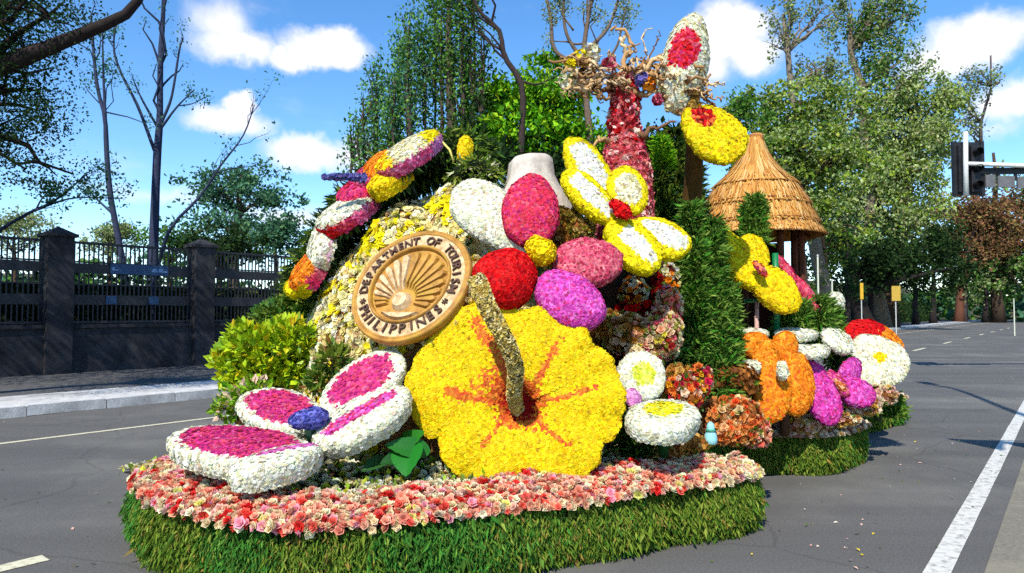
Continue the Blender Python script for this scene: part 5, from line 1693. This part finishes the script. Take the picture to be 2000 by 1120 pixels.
# ------------------------------------------------------------------ planting and flower clusters round the float
def shrub(label, D, ells, n, leaf, pal, name='shrub', stem_px=None, core=(30, 36, 10), up=.4, T=LEAF):
    t = thing(name, label, 'shrub')
    P_, C_, N_ = [], [], []
    w = np.array([e[2] * e[3] for e in ells], float); w /= w.sum()
    mb = MB()
    foot = P(stem_px[0], stem_px[1], D) if stem_px else P(ells[0][0], ells[0][1] + ells[0][3], D)
    for i, e in enumerate(ells):
        d = e[4] if len(e) > 4 else 0
        c = P(e[0], e[1], D + d); k = D / F; r = np.array((e[2], e[2] * .8, e[3])) * k
        tube(mb, limb_path(foot, c, 6, 0, .08), np.linspace(.03, .01, 6), 6, lin(70, 50, 26))
        m = int(n * w[i]); v = RNG.normal(0, 1, (m, 3)); v /= np.linalg.norm(v, axis=1, keepdims=True)
        P_.append(c + v * r * (RNG.random((m, 1)) ** .35)); N_.append(v + np.array((0, 0, up)) + RNG.normal(0, .5, (m, 3)))
        C_.append(pick(pal, m))
        for _ in range(6):
            q = c + unit(RNG.normal(0, 1, 3)) * r * .8
            tube(mb, limb_path(c, q, 4, 0, .1), np.linspace(.01, .004, 4), 4, lin(80, 70, 30), caps=False)
    mb.build('stems', 'bark', t)
    pp = np.concatenate(P_)
    MB().inst(T, pp, frames(np.concatenate(N_), axis='x'), leaf * RNG.uniform(.6, 1.35, len(pp)), np.concatenate(C_)).build('foliage', 'leaf', t, stuff=True)
    return t


CROTON = [(lin(176, 200, 24), 4), (lin(150, 182, 20), 3), (lin(206, 206, 30), 2), (lin(110, 146, 20), 2), (lin(222, 190, 30), .8)]
shrub('yellow green leafy shrub at the left end of the float', 6.35, [(520, 680, 80, 48), (460, 710, 46, 40), (565, 660, 55, 36), (510, 730, 62, 32), (570, 710, 46, 44), (475, 660, 36, 26), (600, 680, 30, 36)], 3000, .085, CROTON, stem_px=(520, 790))
shrub('dark green small leaved bush behind the yellow green shrub', 6.9, [(555, 615, 62, 30), (590, 595, 40, 36), (610, 630, 40, 40), (525, 625, 30, 20)], 2400, .06, G_MID + G_OLIVE, stem_px=(570, 740))
shrub('low leafy sprigs at the left back of the pink butterfly', 5.7, [(470, 775, 34, 22), (445, 800, 26, 18), (500, 760, 26, 16)], 500, .07, G_FRESH + [(A(240, 200, 170), 2)], stem_px=(470, 830))
shrub('orange leaved sprigs between the pink butterfly wings', 5.75, [(650, 705, 24, 34), (625, 745, 22, 22)], 320, .08, G_OLIVE + [(lin(120, 80, 30), 1)], stem_px=(640, 790))


def big_leaves():
    t = thing('leaf_cluster', 'cluster of large glossy dark green leaves left of the hibiscus', 'leaves')
    def leaf(tip, base, w, fold, col):
        a, b = P(*base), P(*tip); ax = b - a; L = np.linalg.norm(ax); ax /= L
        nn = unit(np.array((-.2, -.8, .55))); nn = unit(nn - ax * nn.dot(ax)); sd = np.cross(ax, nn)
        def fn(u, v):
            x = (v * 2 - 1); wd = w * np.sin(np.clip(u, 0, 1) ** .8 * math.pi) ** .8 * (1 - .15 * u)
            return a + (u * L)[..., None] * ax + (x * wd)[..., None] * sd + (np.abs(x) * wd * fold - .12 * L * (u - .4) ** 2 + .006 * np.sin(u * 40) * np.abs(x))[..., None] * nn
        V, Q, UV = grid(fn, 14, 7)
        MB().add(V, quads=Q, col=lin(*col)).build('leaf', 'leaf', t, smooth=True)
    leaf((792, 930, 4.80), (800, 862, 5.05), .125, .22, (22, 112, 26))
    leaf((752, 868, 4.92), (842, 882, 5.02), .085, .25, (30, 104, 28))
    leaf((742, 905, 4.9), (810, 885, 5.05), .075, .3, (24, 78, 26))
    leaf((828, 842, 5.0), (775, 880, 5.1), .085, .25, (36, 110, 24))
    leaf((705, 920, 4.9), (760, 895, 5.05), .06, .3, (40, 84, 36))
    rod(t, [P(800, 870, 5.06), P(815, 890, 5.15), P(815, 905, 5.2)], .012, lin(50, 90, 30), 'stem', 'leaf')
big_leaves()


def cluster(label, ells, D, pal, size=.045, name='flower_cluster', T=LILY, dens=1.0, leaves=.25, base=(120, 70, 30), tones=None):
    """a heap of cut flowers: ells = [(px, py, rx, ry, dd, palette or None)]"""
    t = thing(name, label, 'flowers')
    for e in ells:
        x, y, rx, ry = e[:4]; dd = e[4] if len(e) > 4 else 0; pl = e[5] if len(e) > 5 and e[5] else pal
        c = P(x, y, D + dd); k = (D + dd) / F; r = np.array((rx, min(rx, ry) * 1.1, ry)) * k

        def fn(u, v):
            th = v * 2 * math.pi; ph = (u - .5) * math.pi * .98
            b = 1 + .08 * np.sin(3 * th + 4 * ph) + .06 * np.sin(5 * th - 3 * ph)
            return c + np.stack([r[0] * b * np.cos(ph) * np.cos(th), r[1] * b * np.cos(ph) * np.sin(th), r[2] * b * np.sin(ph)], -1)
        V, Q, UV = grid(fn, 12, 20, True)
        o = MB().add(V, quads=Q, col=lin(*base)).build('bunch', 'foam', t, smooth=True)
        p, n, uv = sample(V, Q, UV, size * 1.25 / dens, 4)
        n = p - c; n = n / r ** 2; n /= np.linalg.norm(n, axis=1, keepdims=True)
        MB().inst(T, p + n * RNG.uniform(-.01, .02, (len(p), 1)), frames(n, tilt=.4), size * RNG.uniform(.7, 1.3, len(p)), pick(pl, len(p))).build('florets', 'petal', o, stuff=True)
        m = int(len(p) * leaves)
        if m:
            j = RNG.integers(0, len(p), m)
            MB().inst(LEAF, p[j], frames(n[j] + RNG.normal(0, .4, (m, 3)), axis='x'), size * 2.0 * RNG.uniform(.6, 1.3, m), pick(G_OLIVE, m)).build('leaves', 'leaf', o, stuff=True)
    return t


PALE_MIX = [(A(250, 216, 176), 4), (A(250, 190, 150), 3), (A(246, 236, 180), 3), (A(236, 120, 130), 2), (A(238, 220, 80), 1.4), (A(228, 60, 60), .7)]
TAN = [(A(200, 140, 56), 4), (A(170, 110, 40), 3), (A(222, 176, 90), 2), (A(226, 200, 120), 1.5)]
cluster('peach and cream flower heap below the dark hollow, right of the hibiscus', [(1225, 655, 44, 34, .05, TAN + PALE_MIX[:2]), (1290, 655, 36, 42, 0, PALE_MIX), (1305, 605, 22, 40, .1, SALMON), (1190, 650, 34, 36, .15, TAN), (1255, 690, 40, 22, -.05, None)], 6.15, PALE_MIX, .034)
cluster('red and yellow flower bunch glowing inside the dark hollow', [(1240, 600, 30, 12, 0, RED), (1238, 572, 20, 26, .02, CREAM + ORANGE[:1]), (1290, 585, 18, 46, .15, DKRED), (1310, 560, 12, 40, .1, ORANGE[:1] + CREAM)], 6.45, RED, .034, base=(60, 14, 10))
cluster('small tan and cream flower tuft between the rose petal and the yellow butterfly', [(1130, 450, 24, 24, 0, [(lin(150, 130, 40), 3), (lin(190, 160, 90), 2)]), (1110, 430, 20, 20, .05, [(lin(130, 110, 40), 3)]), (1100, 470, 20, 26)], 6.0, TAN, .03)
cluster('mixed red orange and white flower bunch right of the round daisy', [(1335, 770, 34, 30), (1360, 745, 24, 26, .1), (1325, 735, 22, 18, .1, TAN)], 5.75, [(A(232, 50, 50), 3), (A(246, 140, 60), 3), (A(248, 214, 180), 3), (A(250, 190, 40), 1.6), (A(220, 40, 90), 1)], .034)
cluster('orange and peach flower heap at the right end of the front border', [(1435, 815, 46, 34), (1395, 815, 26, 28, -.05), (1476, 846, 22, 22, 0, SALMON), (1430, 842, 46, 22, -.1)], 6.0, PEACH, .034)
cluster('brown fibre ledge with tan flowers under the white petals', [(1425, 735, 48, 22), (1390, 745, 26, 22), (1455, 752, 26, 18)], 6.6, [(lin(140, 84, 30), 4), (lin(176, 110, 44), 2), (lin(110, 60, 22), 3)], .035, name='fibre_ledge', T=CUP)
cluster('tan fibre patch on the deck below the flat white daisy', [(1345, 868, 40, 16), (1310, 885, 40, 14)], 5.6, TAN, .028, name='fibre_patch', T=CUP)
cluster('cream and yellow flower bunch hanging left of the hibiscus stamen', [(915, 590, 26, 44, 0), (865, 660, 36, 26, -.05), (905, 640, 30, 30, -.05), (930, 540, 24, 30, .1)], 5.45, MOUNDF, .032)
cluster('pale cream flower strip along the mid platform edge below the orange butterfly', [(1575, 830, 40, 14), (1640, 815, 40, 14, .1), (1690, 790, 26, 16, .3), (1725, 770, 24, 14, .5)], 7.25, [(A(246, 226, 190), 4), (A(244, 190, 170), 2), (A(236, 200, 90), 1), (A(220, 170, 100), 2)], .035)

# fern like conifers planted on the float
def conifer(label, D, cols, n, pal, leaf=.12, name='conifer'):
    t = thing(name, label, 'conifer')
    mb = MB(); P_, N_, C_ = [], [], []
    area = [(y1 - y0) * w for _, y0, y1, w in cols]; tot = sum(area)
    for (x, y0, y1, w), a in zip(cols, area):
        dd = RNG.uniform(-.1, .1)
        top, bot = P(x, y0, D + dd), P(x, y1, D + dd); k = D / F
        tube(mb, limb_path(bot, top, 8, 0, .03), np.linspace(.05, .01, 8), 7, lin(70, 56, 30))
        m = int(2.2 * n * a / tot); f = RNG.random(m); th = RNG.uniform(0, 6.28, m)
        r = w * k * (1 - .55 * f ** 2.2) * (.75 + .25 * np.sin(f * 40 + x)) * RNG.uniform(.35, 1.0, m)
        p = bot + (top - bot) * f[:, None] + np.stack([np.cos(th) * r, np.sin(th) * r * .8, 0 * r], -1)
        v = np.stack([np.cos(th), np.sin(th), .35 + .4 * RNG.normal(0, 1, m)], -1)
        P_.append(p); N_.append(v); C_.append(pick(pal, m) * (.8 + .35 * np.sin(f * 9 + x)[:, None] ** 2))
    mb.build('trunk', 'bark', t)
    pp = np.concatenate(P_)
    MB().inst(SPRIG, pp, frames(np.concatenate(N_), tilt=.3, axis='x'), leaf * RNG.uniform(.5, 1.3, len(pp)), np.concatenate(C_)).build('foliage', 'leaf_dull', t, stuff=True)


FERN = [(lin(104, 138, 46), 3), (lin(80, 120, 40), 3), (lin(130, 156, 66), 2), (lin(74, 148, 40), 1.5), (lin(58, 90, 30), 2)]
conifer('tall feathery green conifer in the middle right of the float', 6.65, [(1392, 590, 790, 50), (1360, 480, 720, 34), (1392, 430, 680, 30), (1350, 400, 620, 30), (1420, 560, 720, 26), (1375, 700, 790, 40)], 9000, FERN, .10)
conifer('narrow dark conifer tip rising before the hut roof', 7.6, [(1476, 385, 480, 24), (1462, 400, 490, 16)], 1300, FERN, .09)
conifer('dark conifer between the trunk sculpture and the hut', 8.4, [(1320, 250, 520, 40), (1290, 330, 560, 40), (1350, 300, 560, 34), (1270, 270, 470, 26)], 5200, G_DARK + G_OLIVE, .13)
conifer('low green ferns under the flat white daisy', 5.72, [(1255, 820, 890, 40), (1300, 830, 885, 34), (1230, 800, 880, 24)], 1500, G_MID + G_DARK, .09)
conifer('green conifer sprays below the yellow butterfly at the hut', 7.7, [(1560, 590, 690, 30), (1600, 580, 700, 36), (1530, 620, 690, 24), (1625, 600, 690, 20)], 3000, FERN, .10)
conifer('small bright green shrub tuft right of the flowered trunk', 7.6, [(1290, 268, 320, 18), (1300, 285, 330, 16)], 600, G_BRIGHT, .08)
conifer('green moss tuft at the rear step of the float', 8.7, [(1690, 745, 800, 40), (1740, 770, 815, 30)], 1400, FERN, .09)


# ------------------------------------------------------------------ thatched hut
def hut():
    t = thing('thatched_hut', 'small hut with tiered conical straw roof at the float back right', 'hut')
    D = 8.9; k = D / F; ax = 1476
    C = P(ax, 455, D)
    prof = [(268, 13), (290, 19), (310, 27), (328, 40), (345, 58), (362, 78)]
    tiers = [([(270, 14), (292, 20), (312, 28), (330, 41), (348, 60), (366, 82)]), ([(352, 62), (366, 79), (385, 90), (406, 103)]), ([(392, 92), (406, 100), (425, 108), (442, 117)]), ([(428, 107), (442, 114), (456, 122), (464, 128)])]
    seg = 8
    rz = lambda y: P(ax, y, D)[2]
    for ti, tier in enumerate(tiers):
        def fn(u, v):
            th = v * 2 * math.pi
            yy = np.interp(u, np.linspace(0, 1, len(tier)), [q[0] for q in tier]); rr = np.interp(u, np.linspace(0, 1, len(tier)), [q[1] for q in tier]) * k
            # eight flat faces softened at the hips
            a = (th + .4) % (math.pi / 4) - math.pi / 8
            rr = rr * (1 + .35 * (math.cos(math.pi / 8) / np.cos(a) - 1))
            z = np.interp(yy, [260, 470], [rz(260), rz(470)])
            return np.stack([C[0] + rr * np.cos(th), C[1] + rr * np.sin(th), z], -1)
        V, Q, UV = grid(fn, 8, 48, True)
        o = MB().add(V, quads=Q, col=A(196, 140, 70)).build('roof_tier', 'foam', t, smooth=True)
        N = 1500 if ti == 0 else 1300
        u = RNG.random(N) ** .7 * .93; v = RNG.random(N)
        p0 = fn(u, v); p1 = fn(np.clip(u + RNG.uniform(.15, .4, N), 0, 1.06), v + RNG.normal(0, .004, N))
        d = p1 - p0; L = np.linalg.norm(d, axis=1)
        n = np.stack([np.cos(v * 6.283), np.sin(v * 6.283), np.full(N, .5)], -1)
        sd = np.cross(d, n); sd /= np.linalg.norm(sd, axis=1, keepdims=True)
        w = .009
        off = n * RNG.uniform(.004, .022, (N, 1))
        Vv = np.stack([p0 + off - sd * w, p0 + off + sd * w, p1 + off + sd * w * .6, p1 + off - sd * w * .6], 1).reshape(-1, 3)
        q = np.arange(N)[:, None] * 4 + np.arange(4)[None]
        cols = np.repeat(pick([(A(240, 186, 104), 4), (A(226, 164, 82), 3), (A(250, 206, 136), 2), (A(196, 130, 60), 1.4)], N), 4, 0)
        MB().add(Vv, quads=q, col=cols).build('straw', 'leaf_dull', o, stuff=True)
        # binding cane round the lower edge
        th = np.linspace(0, 2 * math.pi, 49)
        ring = fn(np.full(49, .90), th / (2 * math.pi)) + np.stack([np.cos(th), np.sin(th), 0 * th], -1) * .018
        tube(MB(), ring, .008, 5, A(140, 84, 40), caps=False).build('cane', 'bark', t)
    # finial knot
    tube(MB(), [P(1476, 273, D), P(1477, 266, D), P(1477, 262, D)], [.09, .10, .07], 12, A(196, 132, 74)).build('finial', 'bark', t)
    # posts, wall and floor
    zb = .45
    for a in np.arange(8) * math.pi / 4 + .2:
        x, y = C[0] + .55 * math.cos(a), C[1] + .55 * math.sin(a)
        tube(MB(), [(x, y, zb), (x, y, C[2] + .08)], .045, 8, lin(90, 52, 34)).build('post', 'bark', t)
    th = np.linspace(math.pi * .15, math.pi * 1.15, 24)
    V = np.concatenate([np.stack([C[0] + .5 * np.cos(th), C[1] + .5 * np.sin(th), np.full(24, z)], -1) for z in (zb, C[2] - .1)])
    i = np.arange(23); MB().add(V, quads=np.stack([i, i + 1, i + 25, i + 24], -1), col=lin(66, 34, 24)).build('woven_wall', 'bark', t)
    tube(MB(), [(C[0], C[1], zb - .05), (C[0], C[1], zb + .08)], .62, 20, lin(80, 56, 30)).build('floor', 'bark', t)
    for a in np.arange(8) * math.pi / 4 + .2:           # rafters under the eave
        tube(MB(), [C + np.array((.12 * math.cos(a), .12 * math.sin(a), .3)), C + np.array((.78 * math.cos(a), .78 * math.sin(a), -.03))], .02, 6, lin(80, 40, 30)).build('rafter', 'bark', t)
hut()


# ------------------------------------------------------------------ rear butterflies and flowers
b7 = thing('giant_butterfly', 'plain yellow butterfly on green frame before the hut', 'butterfly', GB)
petal(b7, (1432, 472, 7.42), (22, 26, -.06), (8, -8, .10), flat(LEMON), mean(LEMON), thick=0.075, dome=.025, name='wing', spacing=0.0259)
petal(b7, (1474, 492, 7.40), (18, 34, -.05), (24, -12, .05), flat(YELLOW), mean(YELLOW), thick=0.075, dome=.025, name='wing', spacing=0.0259)
petal(b7, (1462, 526, 7.28), (36, 28, -.05), (12, -20, .08), flat(YELLOW + LEMON), mean(YELLOW), thick=0.105, dome=.025, name='wing', spacing=0.0259)
petal(b7, (1520, 563, 7.20), (38, 40, -.06), (26, -22, .05), flat(YELLOW), mean(YELLOW), thick=0.105, dome=.025, name='wing', spacing=0.0259)
body(b7, (1484, 525, 7.12), (12, 14, -.03), .035, ROSE + ORANGE)
rodp(b7, [(1514, 495, 7.55), (1516, 570, 7.55), (1518, 700, 7.55)], .035, (10, 110, 60), 'frame_post')
rodp(b7, [(1455, 588, 7.5), (1485, 588, 7.5), (1515, 590, 7.5)], .022, (10, 110, 60), 'frame_bar')
rodp(b7, [(1478, 590, 7.45), (1478, 640, 7.45), (1478, 700, 7.45)], .024, (190, 150, 140), 'frame_leg')

b8 = thing('giant_butterfly', 'thin rose red wings seen edge on right of the hut', 'butterfly', GB)
petal(b8, (1538, 524, 7.75), (20, 26, -.05), (5, -4, .06), flat(ROSE + HOT), mean(ROSE), thick=.05, dome=.02, name='wing', spacing=0.0245)
petal(b8, (1580, 573, 7.70), (26, 36, -.06), (6, -4, .06), flat(ROSE + HOT), mean(ROSE), thick=.06, dome=.03, name='wing', spacing=0.0245)
rodp(b8, [(1560, 550, 7.85), (1570, 620, 7.9), (1575, 720, 7.9)], .03, (30, 100, 50))

f9 = thing('white_flower', 'flat white petalled flower around the brown ledge behind the orange butterfly', 'giant flower')
for c, a, b in [((1462, 649, 7.35), (38, -2, 0), (4, -10, .25)), ((1556, 647, 7.45), (40, 2, 0), (4, -11, .28)), ((1592, 681, 7.15), (28, 0, 0), (4, -11, .22)), ((1452, 713, 6.75), (32, -2, 0), (6, -14, .2)), ((1640, 662, 7.5), (26, 22, -.05), (14, -14, .15)), ((1560, 678, 7.2), (26, 2, 0), (4, -10, .2))]:
    petal(f9, c, a, (b[0], b[1] * .75, b[2]), flat(WHITE), mean(WHITE), thick=.06, dome=.02, spacing=0.0259)
rodp(f9, [(1545, 665, 7.5), (1545, 720, 7.5), (1545, 800, 7.5)], .08, (90, 56, 30), 'stalk')
w10 = thing('white_flower', 'single upright white oval petal with green stem at the rear', 'giant flower')
petal(w10, (1634, 602, 8.1), (4, -32, .03), (15, 0, .05), flat(WHITE), mean(WHITE), thick=.08, dome=.05, spacing=0.0259)
rodp(w10, [(1632, 610, 8.15), (1628, 680, 8.15), (1628, 760, 8.1)], .03, (70, 100, 30), 'stem')
leafy('leafy green stem column left of the upright white petal', [(1616, 600, 7.9), (1618, 650, 7.8), (1635, 700, 7.7), (1650, 720, 7.7)], [14, 20, 22, 14], 1100, FERN, 'climbing_plant', .08)

b11 = thing('giant_butterfly', 'orange butterfly with four upright wings and white body', 'butterfly', GB)
petal(b11, (1512, 757, 6.75), (2, -66, .10), (36, 3, .02), flat(ORANGE), mean(ORANGE), thick=.09, dome=.03, egg=-.1, name='wing')
petal(b11, (1562, 750, 6.85), (2, -60, .10), (31, 3, .05), flat(ORANGE), mean(ORANGE), thick=.09, dome=.03, egg=-.1, name='wing')
petal(b11, (1476, 672, 6.95), (6, -24, .03), (27, 4, .02), flat(ORANGE), mean(ORANGE), thick=.09, dome=.03, name='wing')
petal(b11, (1500, 700, 6.92), (10, -34, .03), (24, 8, .02), flat(ORANGE), mean(ORANGE), thick=.09, dome=.03, name='wing')
petal(b11, (1536, 685, 6.98), (4, -38, .03), (25, 2, .02), flat(ORANGE), mean(ORANGE), thick=.09, dome=.03, name='wing')
body(b11, (1528, 724, 6.66), (1, 18, 0), .048, WHITE)
rodp(b11, [(1530, 740, 6.95), (1532, 800, 7.05), (1532, 850, 7.1)], .05, (70, 40, 20))

b12 = thing('giant_butterfly', 'fuchsia pink butterfly low at the rear right of the float', 'butterfly', GB)
petal(b12, (1590, 732, 7.10), (18, 24, -.04), (20, -14, .05), flat(FUCHSIA + VIOLET), mean(FUCHSIA), thick=.08, dome=.02, name='wing')
petal(b12, (1612, 778, 6.98), (20, 50, -.06), (29, -9, .05), flat(VIOLET + FUCHSIA), mean(FUCHSIA), thick=.08, dome=.02, name='wing')
petal(b12, (1666, 732, 7.35), (12, -30, .04), (15, 6, .05), flat(VIOLET), mean(VIOLET), thick=.08, dome=.02, name='wing')
petal(b12, (1676, 764, 7.22), (30, 24, -.04), (20, -17, .05), flat(VIOLET + FUCHSIA), mean(VIOLET), thick=.08, dome=.02, name='wing')
petal(b12, (1640, 748, 7.2), (20, 24, -.03), (8, -8, .06), flat(ROSE + FUCHSIA), mean(ROSE), thick=.06, dome=.02, name='wing')
body(b12, (1640, 752, 7.02), (10, 12, -.02), .03, [(A(240, 190, 150), 2), (A(236, 140, 80), 2)])
rodp(b12, [(1640, 770, 7.3), (1642, 810, 7.4), (1642, 850, 7.4)], .04, (60, 50, 20))

b13 = thing('giant_butterfly', 'cream wing with yolk yellow spot and orange red wing at the float rear end', 'butterfly', GB)
petal(b13, (1716, 700, 8.15), (46, 40, -.10), (34, -32, .12), spot(YELLOW, WHITE + CREAM[:1], -.02, .02, .22, .24), mean(WHITE), thick=.07, dome=.02, egg=.25, name='wing', spacing=0.0259)
petal(b13, (1712, 660, 8.65), (52, 30, -.05), (20, -24, .2), face_rim(along([RED, RED, ORANGE, ORANGE]), along([RED, HOT, ORANGE, ORANGE])), mean(ORANGE), thick=.14, dome=.06, name='wing', spacing=0.0274)
petal(b13, (1700, 667, 8.3), (26, 4, 0), (4, -10, .1), flat(YELLOW + CREAM), mean(YELLOW), thick=.06, dome=.03, name='wing', spacing=0.0274)
rodp(b13, [(1712, 700, 8.45), (1715, 760, 8.6), (1715, 820, 8.7)], .05, (40, 70, 30))

# daisies right of the hibiscus
d14 = thing('giant_daisy', 'round white daisy with lemon green centre facing forward, right of the hibiscus', 'giant flower')
LIME = [(A(224, 232, 60), 3), (A(240, 238, 120), 2), (A(200, 214, 50), 1)]
petal(d14, (1256, 731, 5.50), (46, 3, .02), (-2, -47, .10), two(LIME, WHITE, .48), mean(WHITE), thick=0.090, dome=.025, name='disc', spacing=0.0202)
rodp(d14, [(1256, 735, 5.6), (1265, 790, 5.8), (1265, 870, 5.85)], .04)
d15 = thing('giant_daisy', 'flat white daisy with yellow centre below the round daisy', 'giant flower')
petal(d15, (1296, 803, 5.15), (72, 2, 0), (4, -26, .30), two(LEMON + LIME, WHITE, .55), mean(WHITE), thick=0.128, dome=.025, name='disc', spacing=0.0202)
petal(d15, (1238, 775, 5.3), (14, 8, 0), (4, -14, .04), flat(LIL), mean(LIL), thick=0.038, dome=.025, name='bud', spacing=0.0202)
rodp(d15, [(1296, 815, 5.3), (1296, 850, 5.45), (1296, 890, 5.5)], .04)


def ornament():
    t = thing('blue_ornament', 'small pale blue bell shaped ornament at the right end of the border', 'ornament')
    D = 5.6; k = D / F
    prof = [(868, 9), (866, 12), (858, 13), (848, 11), (840, 7), (834, 8), (828, 6), (824, 2)]
    mb = MB()
    c = P(1388, 850, D)
    tube(mb, [np.array((c[0], c[1], P(1388, y, D)[2])) for y, r in prof], [r * k for y, r in prof], 16, A(150, 214, 220)); mb.build('body', 'paintwork', t, smooth=True)
    mb = MB(); tube(mb, [np.array((c[0], c[1], P(1388, y, D)[2])) for y in (842, 838)], [11 * k, 8.5 * k], 16, A(70, 150, 120)); mb.build('collar', 'paintwork', t, smooth=True)
ornament()
